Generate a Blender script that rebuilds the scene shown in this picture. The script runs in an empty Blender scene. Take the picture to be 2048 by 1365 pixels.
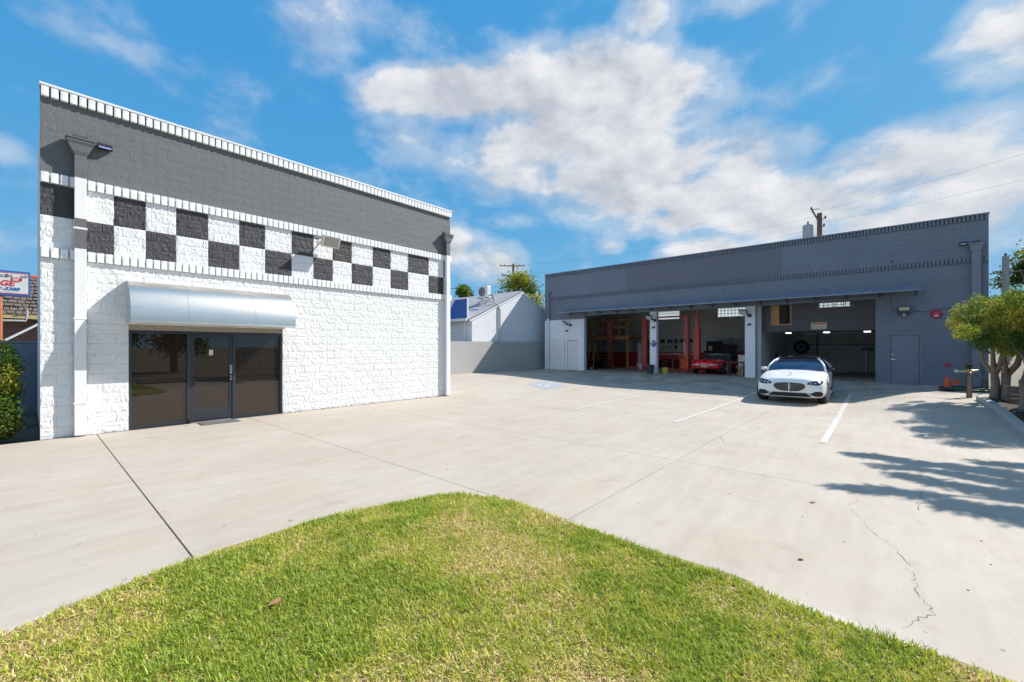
import bpy, bmesh, math, random
import numpy as np
from mathutils import Vector, Matrix
from mathutils.bvhtree import BVHTree
R = math.radians
random.seed(7); rng = np.random.default_rng(7)
scene = bpy.context.scene
COL = scene.collection

# ------------------------------------------------------------------ camera
cd = bpy.data.cameras.new('camera'); cam = bpy.data.objects.new('camera', cd); COL.objects.link(cam)
cam.location = (0, 0, 1.75); cam.rotation_euler = (R(90), 0, R(41.2))
cd.sensor_width = 36; cd.lens = 846/2048*36; cd.shift_y = 12.5/2048
cd.clip_start = .05; cd.clip_end = 3000
scene.camera = cam

# ------------------------------------------------------------------ sky and sun
SUN = Vector((1, 1.8, 1.85)).normalized()
EL = math.asin(SUN.z); AZ = math.atan2(SUN.x, SUN.y)
world = bpy.data.worlds.new('World'); scene.world = world; world.use_nodes = True
wt = world.node_tree; wt.nodes.clear()
def wn(t, **k):
    n = wt.nodes.new(t)
    for a, b in k.items(): setattr(n, a, b)
    return n
def wl(a, b): wt.links.new(a, b)
def wmath(op, a, b=None, c=None, clamp=False):
    n = wn('ShaderNodeMath', operation=op, use_clamp=clamp)
    for i, v in enumerate((a, b, c)):
        if v is None: continue
        if isinstance(v, (int, float)): n.inputs[i].default_value = v
        else: wl(v, n.inputs[i])
    return n.outputs[0]
sky = wn('ShaderNodeTexSky', sky_type='NISHITA', sun_disc=False)
sky.sun_elevation = EL; sky.sun_rotation = AZ; sky.air_density = 1.0; sky.dust_density = .6; sky.ozone_density = 2.0
geo = wn('ShaderNodeTexCoord')
DIR = geo.outputs['Generated']
def wdot(v):
    n = wn('ShaderNodeVectorMath', operation='DOT_PRODUCT'); wl(DIR, n.inputs[0]); n.inputs[1].default_value = v
    return n.outputs['Value']
# cloud masses: azimuth (deg, from +Y towards +X), elevation, half width, half height, strength
CLOUDS = [(-47,30.5,13,3.6,1.0), (-33,30.5,13,6.0,1.05), (-24,28.5,9,6.0,1.0), (-36,25.5,14,5.5,1.0),
          (-25,22.5,12,5,1.0), (-54,25,7,3.2,.72), (-12.5,20.5,6,4.6,.95), (-17,18,13,3.4,.9), (-7,15.5,12,4.0,.95),
          (3,18,9,4.2,.98), (9,15,9,5,.9), (3,12,12,3.5,.8), (-6.5,21.5,2.4,2.2,.6), (10,25,6,4.5,.85), (-67,33.5,6,3.6,.52), (-59,36.5,9,3.2,.56),
          (-50.5,13,5.5,3.2,.9), (-44,11.5,5,3.4,.92), (-17,11.6,6,2.4,.95), (-28,13.2,2.2,1.3,.62),(-23.5,37,3.5,3,.62), (-13,36,5,2.0,.58), (-91.5,16.8,1.8,1.6,.62), (-36,21.5,13,3.6,.95), (-28,19,11,3.2,.95), (-20,15.6,9,2.4,.85),
          (-40,17,6,1.6,.55),
          (35,20,14,6,.95), (62,28,12,6,.9), (95,18,18,6,.95), (130,30,14,7,.9), (165,16,18,6,.95), (200,27,15,7,.9), (235,18,14,5,.9), (-130,26,11,5,.8), (60,60,20,10,.7), (-120,60,18,10,.7), (30,42,14,8,.8), (80,40,16,8,.85), (115,14,14,6,.9), (150,48,18,9,.85), (180,33,16,7,.9), (210,50,18,9,.8), (222,34,13,6,.85), (250,28,12,6,.8), (185,12,16,4,.9), (-160,20,14,5,.85)]  # all outside the view; some added to bring more fill light into the shade
tot = None
for az, el, hw, hh, st in CLOUDS:
    a, e = R(az), R(el)
    c = Vector((math.sin(a)*math.cos(e), math.cos(a)*math.cos(e), math.sin(e)))
    u = Vector((math.cos(a), -math.sin(a), 0)); v = u.cross(c) * -1
    if v.z < 0: v = -v
    du = wdot(u/math.sin(R(hw))); dv = wdot(v/math.sin(R(hh))); dc = wdot(c)
    s = wmath('ADD', wmath('MULTIPLY', du, du), wmath('MULTIPLY', dv, dv))
    m = wmath('MULTIPLY', wmath('SUBTRACT', 1.6, s, clamp=False), st*.62)
    m = wmath('MULTIPLY', wmath('MAXIMUM', m, 0.), wmath('GREATER_THAN', dc, .2))
    m = wmath('MINIMUM', m, st)
    tot = m if tot is None else wmath('SMOOTH_MAX', tot, m, .25)
def fbm(offset, scale, detail, dist=0., rough=.53):
    mp = wn('ShaderNodeMapping'); wl(DIR, mp.inputs['Vector'])
    mp.inputs['Location'].default_value = offset; mp.inputs['Scale'].default_value = (1, 1, 1.75)
    n = wn('ShaderNodeTexNoise'); wl(mp.outputs[0], n.inputs['Vector'])
    n.inputs['Scale'].default_value = scale; n.inputs['Detail'].default_value = detail; n.inputs['Roughness'].default_value = rough
    n.inputs['Distortion'].default_value = dist
    return n.outputs['Fac']
n1 = fbm((0, 0, 0), 6.0, 11, .12, .57); n2 = fbm((.014, .024, .045), 6.0, 8, .12, .57)
big = fbm((3, 1, 2), 2.2, 3)
dens = wmath('ADD', wmath('MULTIPLY', tot, 1.05), wmath('MULTIPLY', wmath('SUBTRACT', n1, .5), 1.7))
mr = wn('ShaderNodeMapRange', interpolation_type='SMOOTHSTEP'); wl(dens, mr.inputs['Value'])
mr.inputs['From Min'].default_value = .40; mr.inputs['From Max'].default_value = .90
veil = wn('ShaderNodeMapRange', interpolation_type='SMOOTHSTEP'); wl(dens, veil.inputs['Value'])
veil.inputs['From Min'].default_value = .14; veil.inputs['From Max'].default_value = .62
cover = wmath('MULTIPLY', wmath('MAXIMUM', mr.outputs[0], wmath('MULTIPLY', veil.outputs[0], .42)), .94)
thick = wn('ShaderNodeMapRange', interpolation_type='SMOOTHSTEP'); wl(dens, thick.inputs['Value'])
thick.inputs['From Min'].default_value = .45; thick.inputs['From Max'].default_value = 1.15
lit = wmath('ADD', wmath('MULTIPLY', wmath('SUBTRACT', n1, n2), 3.2), .62)
lit = wmath('SUBTRACT', lit, wmath('MULTIPLY', thick.outputs[0], wmath('MULTIPLY', big, .45)), clamp=True)
ccol = wn('ShaderNodeMix', data_type='RGBA'); wl(lit, ccol.inputs['Factor'])
ccol.inputs[6].default_value = (.55, .575, .635, 1); ccol.inputs[7].default_value = (.90, .895, .90, 1)
CLOUD_GAIN = 3.75
cg = wn('ShaderNodeVectorMath', operation='SCALE'); wl(ccol.outputs[2], cg.inputs[0]); cg.inputs['Scale'].default_value = CLOUD_GAIN
sep = wn('ShaderNodeSeparateColor'); wl(sky.outputs[0], sep.inputs[0])
com = wn('ShaderNodeCombineColor')      # one grade for the whole sky: deep blue overhead, paler low down
for i, (k, p) in enumerate(((.225, .55), (1.08, .22), (2.36, .08))):
    wl(wmath('MULTIPLY', wmath('POWER', sep.outputs[i], p), k), com.inputs[i])
sz = wn('ShaderNodeSeparateXYZ'); wl(DIR, sz.inputs[0])
air = wmath('MULTIPLY', wmath('POWER', wmath('SUBTRACT', 1., wmath('MAXIMUM', sz.outputs[2], 0.)), 5.), .8)
hz = wn('ShaderNodeMix', data_type='RGBA'); wl(air, hz.inputs['Factor']); wl(com.outputs[0], hz.inputs[6]); hz.inputs[7].default_value = (1.05, 2.05, 2.9, 1)      # paler air towards the horizon
mixc = wn('ShaderNodeMix', data_type='RGBA'); wl(cover, mixc.inputs['Factor']); wl(hz.outputs[2], mixc.inputs[6]); wl(cg.outputs[0], mixc.inputs[7])
bg = wn('ShaderNodeBackground'); bg.inputs['Strength'].default_value = .15; wl(mixc.outputs[2], bg.inputs['Color'])
wo = wn('ShaderNodeOutputWorld'); wl(bg.outputs[0], wo.inputs['Surface'])
sl = bpy.data.lights.new('sun', 'SUN'); sl.energy = 3.65; sl.angle = R(.53); sl.color = (1, .955, .885)
so = bpy.data.objects.new('sun', sl); COL.objects.link(so); so.location = (20, 40, 40)
so.rotation_euler = (-SUN).to_track_quat('-Z', 'Y').to_euler()
scene.view_settings.view_transform = 'Standard'; scene.view_settings.look = 'None'
scene.view_settings.exposure = .85; scene.view_settings.gamma = 1; scene.view_settings.use_curve_mapping = False

# ------------------------------------------------------------------ materials
def M(name, col, rough=.7, metal=0., col2=None, ns=4., bump=0., bs=60., coat=0., spec=.5, stretch=(1, 1, 1), detail=6, emit=None, es=1.):
    m = bpy.data.materials.new(name); m.use_nodes = True
    t = m.node_tree; b = t.nodes['Principled BSDF']
    b.inputs['Roughness'].default_value = rough; b.inputs['Metallic'].default_value = metal
    b.inputs['Coat Weight'].default_value = coat; b.inputs['Coat Roughness'].default_value = .04; b.inputs['Specular IOR Level'].default_value = spec
    g = t.nodes.new('ShaderNodeNewGeometry')
    if col2 is None: col2 = tuple(c*.86 for c in col)
    mp = t.nodes.new('ShaderNodeMapping'); mp.inputs['Scale'].default_value = stretch
    t.links.new(g.outputs['Position'], mp.inputs['Vector'])
    n = t.nodes.new('ShaderNodeTexNoise'); n.inputs['Scale'].default_value = ns; n.inputs['Detail'].default_value = detail; n.inputs['Roughness'].default_value = .62
    t.links.new(mp.outputs[0], n.inputs['Vector'])
    cr = t.nodes.new('ShaderNodeValToRGB'); cr.color_ramp.elements[0].position = .32; cr.color_ramp.elements[1].position = .66
    cr.color_ramp.elements[0].color = (*col2, 1); cr.color_ramp.elements[1].color = (*col, 1)
    t.links.new(n.outputs['Fac'], cr.inputs[0]); t.links.new(cr.outputs[0], b.inputs['Base Color'])
    if bump:
        n2 = t.nodes.new('ShaderNodeTexNoise'); n2.inputs['Scale'].default_value = bs; n2.inputs['Detail'].default_value = 5
        t.links.new(g.outputs['Position'], n2.inputs['Vector'])
        bp = t.nodes.new('ShaderNodeBump'); bp.inputs['Strength'].default_value = 1; bp.inputs['Distance'].default_value = bump
        t.links.new(n2.outputs['Fac'], bp.inputs['Height']); t.links.new(bp.outputs[0], b.inputs['Normal'])
    if emit: b.inputs['Emission Color'].default_value = (*emit, 1); b.inputs['Emission Strength'].default_value = es
    return m
m = {}
m['soldier_white'] = M('soldier_white_paint', (.86, .86, .855), .7, col2=(.80, .80, .795), ns=6, bump=.003, bs=50)
m['pier_white'] = M('pier_white_paint', (.86, .87, .90), .7, col2=(.82, .83, .86), ns=1.5, bump=.003, bs=40)
m['white_block'] = M('white_block_paint', (.81, .81, .805), .75, col2=(.75, .75, .74), ns=1.2, bump=.010, bs=64)
m['black_block'] = M('black_block_paint', (.060, .056, .062), .65, col2=(.05, .047, .052), ns=3, bump=.012, bs=38)
m['grey_block'] = M('grey_block_paint', (.150, .150, .155), .7, col2=(.140, .140, .146), ns=1, bump=.006, bs=30)
m['white_paint'] = M('smooth_white_paint', (.80, .80, .80), .5, col2=(.76, .76, .76), ns=2)
m['grey_paint'] = M('smooth_grey_paint', (.150, .150, .155), .55, ns=2)
m['slate_block'] = M('slate_block_paint', (.196, .224, .272), .75, col2=(.170, .196, .239), ns=.9, bump=.006, bs=34)
m['slate_paint'] = M('slate_smooth_paint', (.215, .232, .288), .5, col2=(.198, .214, .266), ns=2)
m['slate_dark'] = M('slate_dark_paint', (.165, .172, .208), .8, col2=(.158, .165, .2), ns=.6)
m['panel_dark'] = M('charcoal_panel_paint', (.115, .108, .112), .8, col2=(.108, .102, .106), ns=1)
m['shop_wall'] = M('shop_wall_paint', (.58, .57, .555), .8, col2=(.52, .51, .50), ns=1.5, bump=.006, bs=20)
m['shop_red'] = M('shop_red_paint', (.42, .03, .03), .6, col2=(.34, .025, .025), ns=2)
m['ceiling'] = M('ceiling_board', (.60, .58, .55), .9)
m['floor_shop'] = M('shop_floor', (.42, .39, .355), .5, col2=(.3, .28, .255), ns=1.2)
m['canopy'] = M('galvanised_sheet', (.30, .34, .42), .45, .3, ns=3)
m['blue_steel'] = M('blue_painted_steel', (.06, .09, .17), .5)
m['red_lift'] = M('lift_red_paint', (.74, .13, .115), .45, col2=(.64, .105, .095), ns=3)
m['black'] = M('black_rubber', (.02, .02, .022), .7)
m['black_gloss'] = M('black_gloss', (.012, .012, .014), .12, spec=.6)
m['chrome'] = M('chrome', (.75, .76, .78), .12, 1.)
m['steel'] = M('steel_grey', (.38, .39, .41), .38, .85)
m['iron'] = M('dark_iron', (.07, .065, .065), .55, .3)
m['alu'] = M('bronze_aluminium', (.055, .062, .075), .35, .4)
m['lumber'] = M('lumber', (.60, .32, .13), .7, col2=(.48, .24, .10), ns=3, stretch=(1, 1, 8))
m['wood_pole'] = M('pole_wood', (.24, .145, .105), .85, col2=(.15, .09, .07), ns=3, stretch=(6, 6, .5))
m['sign_pole'] = M('orange_pole_paint', (.42, .16, .07), .6, col2=(.33, .12, .05), ns=2)
m['orange'] = M('orange_plastic', (.80, .12, .02), .45)
m['yellow'] = M('yellow_plastic', (.62, .48, .03), .45)
m['cream'] = M('cream_card', (.62, .56, .36), .7)
m['white_plastic'] = M('white_plastic', (.72, .72, .70), .4)
m['pale_grey'] = M('pale_grey_metal', (.45, .46, .48), .5)
m['blue'] = M('blue_print', (.03, .12, .42), .5)
m['red'] = M('red_print', (.62, .035, .05), .5)
m['dark_print'] = M('dark_print', (.05, .055, .09), .6)
m['purple'] = M('violet_print', (.16, .09, .30), .5)
m['pink'] = M('pink_print', (.50, .24, .42), .5)
m['lens'] = M('lamp_glass', (.42, .36, .32), .15, spec=.7)
m['lens_pale'] = M('led_lens', (.60, .62, .66), .2)
m['blue_led'] = M('solar_lamp_lens', (.35, .42, .85), .2)
m['green_hose'] = M('green_hose', (.012, .06, .045), .45)
m['brass'] = M('brass', (.45, .36, .18), .3, .9)
m['bark'] = M('smooth_bark', (.25, .20, .165), .85, col2=(.15, .115, .095), ns=7, bump=.01, bs=40, stretch=(1, 1, .4))
m['bark_cut'] = M('cut_wood', (.50, .26, .12), .8)
m['concrete_kerb'] = M('kerb_concrete', (.44, .43, .41), .85, col2=(.36, .35, .33), ns=3, bump=.003, bs=90)
m['mow'] = M('edging_concrete', (.53, .48, .425), .85, col2=(.46, .42, .37), ns=4, bump=.003, bs=90)
m['soil'] = M('planting_soil', (.07, .052, .04), .95, col2=(.04, .03, .024), ns=8, bump=.03, bs=25)
m['joint'] = M('joint_dirt', (.085, .072, .06), .95)
m['asphalt'] = M('asphalt', (.055, .055, .056), .9, bump=.004, bs=120)
m['earth'] = M('dry_earth', (.22, .18, .13), .95, col2=(.13, .12, .07), ns=.6)
m['stripe'] = M('road_paint', (.60, .58, .545), .7, col2=(.50, .46, .41), ns=7)
m['stripe_worn'] = M('worn_road_paint', (.60, .575, .545), .8, col2=(.47, .445, .41), ns=6)
m['acc_blue'] = M('faded_blue_paint', (.29, .345, .41), .8, col2=(.38, .385, .38), ns=6)
m['dead_leaf'] = M('dead_leaf', (.42, .22, .11), .8)
m['crate'] = M('weathered_board', (.26, .21, .17), .85, col2=(.17, .14, .115), ns=5, stretch=(1, 1, 6))
m['fence'] = M('pale_fence_board', (.42, .42, .42), .8, col2=(.34, .34, .34), ns=2)
m['shake'] = M('weathered_shake', (.17, .135, .115), .9, col2=(.10, .08, .07), ns=6, stretch=(2, 2, 1))
m['tan_trim'] = M('tan_trim', (.52, .38, .20), .7)
m['roof_grey'] = M('grey_roofing', (.40, .395, .41), .9, col2=(.34, .335, .35), ns=2)
m['plaster'] = M('white_plaster', (.78, .78, .80), .8)
m['tan_wall'] = M('tan_stucco', (.38, .27, .19), .9)
m['sheet_metal'] = M('brushed_aluminium', (.84, .79, .72), .33, 1., col2=(.78, .73, .67), ns=5, stretch=(1, .3, 1), bump=.0006, bs=14)
m['lintel'] = M('beige_lintel', (.46, .42, .34), .85, col2=(.30, .27, .22), ns=14, stretch=(1, 1, 3))
m['car_white'] = M('white_car_paint', (.88, .88, .875), .28, coat=.2, col2=(.86, .86, .86))
m['car_red'] = M('red_car_paint', (.92, .012, .028), .25, coat=.3)
m['tyre'] = M('tyre', (.025, .025, .027), .8)
m['tail'] = M('tail_lamp', (.30, .01, .06), .15)
m['mat_rubber'] = M('door_mat', (.14, .14, .145), .9, bump=.004, bs=200)
m['box_white'] = M('white_enamel', (.62, .63, .65), .4)
m['lit'] = M('lit_lamp', (.9, .9, .88), .5, emit=(1, .97, .9), es=1.3)

def tex_mat(name, fn):
    mt = bpy.data.materials.new(name); mt.use_nodes = True
    t = mt.node_tree; fn(t, t.nodes, t.nodes['Principled BSDF']); return mt
# concrete paving: blotches, broom streaks, fine grain
def conc(t, N, b):
    g = N.new('ShaderNodeNewGeometry'); L = t.links.new
    def nz(scale, det, st=(1, 1, 1), loc=(0, 0, 0), rot=0):
        mp = N.new('ShaderNodeMapping'); mp.inputs['Scale'].default_value = st; mp.inputs['Location'].default_value = loc; mp.inputs['Rotation'].default_value = (0, 0, rot)
        L(g.outputs['Position'], mp.inputs['Vector']); n = N.new('ShaderNodeTexNoise'); n.inputs['Scale'].default_value = scale
        n.inputs['Detail'].default_value = det; n.inputs['Roughness'].default_value = .65; L(mp.outputs[0], n.inputs['Vector']); return n.outputs['Fac']
    def ramp(f, p0, c0, p1, c1):
        r = N.new('ShaderNodeValToRGB'); r.color_ramp.elements[0].position = p0; r.color_ramp.elements[1].position = p1
        r.color_ramp.elements[0].color = (*c0, 1); r.color_ramp.elements[1].color = (*c1, 1); L(f, r.inputs[0]); return r.outputs[0]
    def mul(a, bb, f=1.):
        x = N.new('ShaderNodeMix'); x.data_type = 'RGBA'; x.blend_type = 'MULTIPLY'; x.inputs[0].default_value = f; L(a, x.inputs[6]); L(bb, x.inputs[7]); return x.outputs[2]
    base = ramp(nz(.55, 6), .3, (.460, .392, .322), .7, (.525, .460, .388))
    w = (1, 1, 1)
    streak = ramp(nz(1.5, 6, (3.5, .5, 1), rot=.5), .36, (.915, .91, .905), .58, w)
    blot = ramp(nz(2.2, 7, loc=(4, 1, 0)), .30, (.90, .89, .875), .46, w)
    warm = ramp(nz(.9, 3, loc=(9, 3, 0)), .50, w, .74, (1, .965, .90))
    grain = ramp(nz(150, 3), .3, (.90, .90, .90), .62, w)
    spots = ramp(nz(9, 2, loc=(1, 8, 0)), .255, (.62, .57, .52), .29, w)
    sy_ = N.new('ShaderNodeSeparateXYZ'); L(g.outputs['Position'], sy_.inputs[0]); yr = N.new('ShaderNodeMapRange'); yr.interpolation_type = 'SMOOTHSTEP'; L(sy_.outputs[1], yr.inputs[0]); yr.inputs[1].default_value = 15; yr.inputs[2].default_value = 22
    oil = ramp(nz(1.1, 5, loc=(2, 5, 0)), .40, (.62, .60, .57), .60, w); ow_ = N.new('ShaderNodeMix'); ow_.data_type = 'RGBA'; L(yr.outputs[0], ow_.inputs[0]); ow_.inputs[6].default_value = (1, 1, 1, 1); L(oil, ow_.inputs[7])      # oil drips worn in before the bays
    c = mul(mul(mul(mul(mul(mul(base, streak), blot), warm), grain), spots), ow_.outputs[2])
    L(c, b.inputs['Base Color']); b.inputs['Roughness'].default_value = .8
    bp = N.new('ShaderNodeBump'); bp.inputs['Distance'].default_value = .0018; L(nz(110, 4), bp.inputs['Height']); L(bp.outputs[0], b.inputs['Normal'])
m['concrete'] = tex_mat('paving_concrete', conc)
def brick_mat(name, c1, c2, mort, bw, bh, msize, axis, bump=.006, rough=.8):
    def f(t, N, b):
        L = t.links.new; g = N.new('ShaderNodeNewGeometry'); s = N.new('ShaderNodeSeparateXYZ'); L(g.outputs['Position'], s.inputs[0])
        cx = N.new('ShaderNodeCombineXYZ'); L(s.outputs[axis], cx.inputs[0]); L(s.outputs[2], cx.inputs[1])
        k = N.new('ShaderNodeTexBrick'); L(cx.outputs[0], k.inputs['Vector']); k.inputs['Scale'].default_value = 1
        k.inputs['Brick Width'].default_value = bw; k.inputs['Row Height'].default_value = bh; k.inputs['Mortar Size'].default_value = msize; k.inputs['Mortar Smooth'].default_value = .3
        k.inputs['Color1'].default_value = (*c1, 1); k.inputs['Color2'].default_value = (*c2, 1); k.inputs['Mortar'].default_value = (*mort, 1)
        L(k.outputs['Color'], b.inputs['Base Color']); b.inputs['Roughness'].default_value = rough
        bp = N.new('ShaderNodeBump'); bp.inputs['Distance'].default_value = bump; bp.invert = True; L(k.outputs['Fac'], bp.inputs['Height']); L(bp.outputs[0], b.inputs['Normal'])
    return tex_mat(name, f)
m['gable_brick'] = brick_mat('white_painted_brick', (.78, .79, .82), (.73, .74, .77), (.62, .63, .67), .24, .09, .012, 1)
m['eave_brick'] = brick_mat('white_painted_brick_side', (.74, .75, .80), (.70, .71, .76), (.6, .61, .66), .24, .09, .012, 0)
m['red_brick'] = brick_mat('old_red_brick', (.20, .07, .045), (.12, .045, .035), (.28, .22, .19), .24, .08, .012, 1)
m['shop_cmu'] = brick_mat('shop_cmu', (.62, .61, .59), (.56, .55, .535), (.44, .43, .42), .4, .2, .014, 0, .008)
m['shop_cmu_red'] = brick_mat('shop_cmu_red', (.62, .04, .04), (.54, .035, .035), (.34, .025, .025), .4, .2, .012, 0, .008)
m['tan_cmu'] = brick_mat('tan_cmu', (.27, .255, .22), (.245, .232, .2), (.16, .15, .135), .4, .2, .014, 1, .008)
def dark_glass(t, N, b):
    L = t.links.new; out = N['Material Output']; N.remove(b)
    fr = N.new('ShaderNodeFresnel'); fr.inputs[0].default_value = 1.75
    tr = N.new('ShaderNodeBsdfTransparent'); tr.inputs[0].default_value = (.16, .125, .105, 1)
    df = N.new('ShaderNodeBsdfDiffuse'); df.inputs[0].default_value = (.035, .026, .022, 1)
    gl = N.new('ShaderNodeBsdfGlossy'); gl.inputs['Color'].default_value = (.92, .84, .78, 1); gl.inputs['Roughness'].default_value = .01
    m1 = N.new('ShaderNodeMixShader'); m1.inputs[0].default_value = .65; L(tr.outputs[0], m1.inputs[1]); L(df.outputs[0], m1.inputs[2])
    m2 = N.new('ShaderNodeMixShader'); L(fr.outputs[0], m2.inputs[0]); L(m1.outputs[0], m2.inputs[1]); L(gl.outputs[0], m2.inputs[2])
    L(m2.outputs[0], out.inputs[0])
m['dark_glass'] = tex_mat('tinted_glass', dark_glass)
def car_glass(t, N, b):
    L = t.links.new; out = N['Material Output']; N.remove(b)
    fr = N.new('ShaderNodeFresnel'); fr.inputs[0].default_value = 2.6
    df = N.new('ShaderNodeBsdfDiffuse'); df.inputs[0].default_value = (.012, .014, .02, 1)
    gl = N.new('ShaderNodeBsdfGlossy'); gl.inputs['Color'].default_value = (.55, .72, 1, 1); gl.inputs['Roughness'].default_value = .02
    m2 = N.new('ShaderNodeMixShader'); L(fr.outputs[0], m2.inputs[0]); L(df.outputs[0], m2.inputs[1]); L(gl.outputs[0], m2.inputs[2]); L(m2.outputs[0], out.inputs[0])
m['car_glass'] = tex_mat('car_glass', car_glass)
def gblock(t, N, b):
    L = t.links.new; out = N['Material Output']
    tl = N.new('ShaderNodeBsdfTranslucent'); tl.inputs[0].default_value = (.86, .92, .94, 1)
    b.inputs['Base Color'].default_value = (.6, .66, .68, 1); b.inputs['Roughness'].default_value = .15
    mx = N.new('ShaderNodeMixShader'); mx.inputs[0].default_value = .85; L(b.outputs[0], mx.inputs[1]); L(tl.outputs[0], mx.inputs[2]); L(mx.outputs[0], out.inputs[0])
m['glass_block'] = tex_mat('glass_block', gblock)
def leaf(name, c, tr=.45, rough=.5):
    def f(t, N, b):
        L = t.links.new; out = N['Material Output']; b.inputs['Base Color'].default_value = (*c, 1); b.inputs['Roughness'].default_value = rough
        tl = N.new('ShaderNodeBsdfTranslucent'); tl.inputs[0].default_value = (c[0]*1.3, c[1]*1.25, c[2]*.7, 1)
        mx = N.new('ShaderNodeMixShader'); mx.inputs[0].default_value = tr; L(b.outputs[0], mx.inputs[1]); L(tl.outputs[0], mx.inputs[2]); L(mx.outputs[0], out.inputs[0])
    return tex_mat(name, f)
m['lf_dark'] = leaf('leaf_dark_green', (.045, .085, .018)); m['lf_mid'] = leaf('leaf_mid_green', (.115, .20, .026)); m['lf_yel'] = leaf('leaf_yellow_green', (.36, .36, .04)); m['lf_rust'] = leaf('leaf_rust', (.24, .12, .04))
m['g1'] = leaf('grass_green', (.34, .43, .05), .35); m['g2'] = leaf('grass_deep_green', (.27, .37, .045), .35); m['g3'] = leaf('grass_lime', (.52, .54, .08), .35)
m['g4'] = leaf('grass_straw', (.80, .64, .33), .3); m['g5'] = leaf('grass_tan', (.64, .46, .22), .3)

# ------------------------------------------------------------------ builders
class MB:
    def __init__(s): s.v = []; s.f = []; s.m = []
    def add(s, vs, fs, mi=0):
        b = len(s.v); s.v += [tuple(v) for v in vs]; s.f += [tuple(b+i for i in f) for f in fs]; s.m += [mi]*len(fs); return s
    def box(s, x0, x1, y0, y1, z0, z1, mi=0, mat=None):
        vs = [Vector((x, y, z)) for x in (x0, x1) for y in (y0, y1) for z in (z0, z1)]
        if mat is not None: vs = [mat @ v for v in vs]
        return s.add(vs, [(0, 1, 3, 2), (4, 6, 7, 5), (0, 4, 5, 1), (2, 3, 7, 6), (0, 2, 6, 4), (1, 5, 7, 3)], mi)
    def bar(s, p0, p1, w, h=None, mi=0):
        p0, p1 = Vector(p0), Vector(p1); d = p1-p0; q = d.to_track_quat('X', 'Z').to_matrix().to_4x4()
        h = h or w
        return s.box(0, d.length, -w/2, w/2, -h/2, h/2, mi, Matrix.Translation(p0) @ q)
    def tube(s, pts, r, n=8, mi=0, caps=True):
        pts = [Vector(p) for p in pts]; k = len(pts)
        rs = r if isinstance(r, (list, tuple)) else [r]*k
        vs = []; up = Vector((0, 0, 1)); prev = None
        for i, p in enumerate(pts):
            d = (pts[min(i+1, k-1)]-pts[max(i-1, 0)]).normalized()
            a = prev - d*prev.dot(d) if prev is not None else (up.cross(d) if abs(d.z) < .95 else Vector((1, 0, 0)).cross(d))
            if a.length < 1e-5: a = Vector((1, 0, 0)).cross(d)
            a.normalize(); prev = a; b = d.cross(a)
            vs += [p+rs[i]*(a*math.cos(2*math.pi*j/n)+b*math.sin(2*math.pi*j/n)) for j in range(n)]
        fs = [(i*n+j, i*n+(j+1) % n, (i+1)*n+(j+1) % n, (i+1)*n+j) for i in range(k-1) for j in range(n)]
        if caps: fs += [tuple(range(n-1, -1, -1)), tuple((k-1)*n+j for j in range(n))]
        return s.add(vs, fs, mi)
    def cyl(s, c, r, z0, z1, n=16, mi=0, r1=None): return s.tube([(c[0], c[1], z0), (c[0], c[1], z1)], [r, r1 if r1 is not None else r], n, mi)
    def lathe(s, prof, c=(0, 0, 0), n=20, mi=0, axis='Z'):      # prof: (radius, height)
        vs = []
        for r, h in prof:
            for j in range(n):
                a = 2*math.pi*j/n; p = (r*math.cos(a), r*math.sin(a), h)
                if axis == 'X': p = (p[2], p[0], p[1])
                if axis == 'Y': p = (p[0], p[2], p[1])
                vs.append(Vector(p)+Vector(c))
        k = len(prof)
        return s.add(vs, [(i*n+j, i*n+(j+1) % n, (i+1)*n+(j+1) % n, (i+1)*n+j) for i in range(k-1) for j in range(n)], mi)
    def grid(s, fn, nu, nv, mi=0):
        vs = [fn(i/nu, j/nv) for i in range(nu+1) for j in range(nv+1)]
        return s.add(vs, [(i*(nv+1)+j, (i+1)*(nv+1)+j, (i+1)*(nv+1)+j+1, i*(nv+1)+j+1) for i in range(nu) for j in range(nv)], mi)
    def prism(s, poly, fn, d0, d1, mi=0):      # poly of (a,b); fn(a,b,d)->xyz
        k = len(poly); vs = [fn(a, b, d0) for a, b in poly]+[fn(a, b, d1) for a, b in poly]
        return s.add(vs, [tuple(range(k))[::-1], tuple(range(k, 2*k))]+[(i, (i+1) % k, k+(i+1) % k, k+i) for i in range(k)], mi)
    def mesh(s, name, mats, smooth=False):
        me = bpy.data.meshes.new(name); me.from_pydata(s.v, [], s.f)
        for x in (mats if isinstance(mats, (list, tuple)) else [mats]): me.materials.append(x)
        me.polygons.foreach_set('material_index', s.m)
        bm = bmesh.new(); bm.from_mesh(me); bmesh.ops.recalc_face_normals(bm, faces=bm.faces); bm.to_mesh(me); bm.free()
        if smooth: me.polygons.foreach_set('use_smooth', [True]*len(me.polygons))
        me.update(); return me
    def build(s, name, mats, parent=None, smooth=False, bevel=0.):
        return put(name, s.mesh(name, mats, smooth), parent, bevel)
WLOC = {}
def put(name, me, parent=None, bevel=0., loc=None):
    o = bpy.data.objects.new(name, me); COL.objects.link(o)
    if parent is not None:
        o.parent = parent; o.location = -WLOC.get(parent.name, Vector()) if loc is None else loc
    elif loc is not None: o.location = loc
    WLOC[o.name] = Vector((0, 0, 0))
    if bevel:
        b = o.modifiers.new('bevel', 'BEVEL'); b.width = bevel; b.segments = 2; b.limit_method = 'ANGLE'; b.angle_limit = R(40)
    return o
def tag(o, label=None, cat=None, group=None, kind=None):
    for k, v in (('label', label), ('category', cat), ('group', group), ('kind', kind)):
        if v: o[k] = v
    return o
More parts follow.
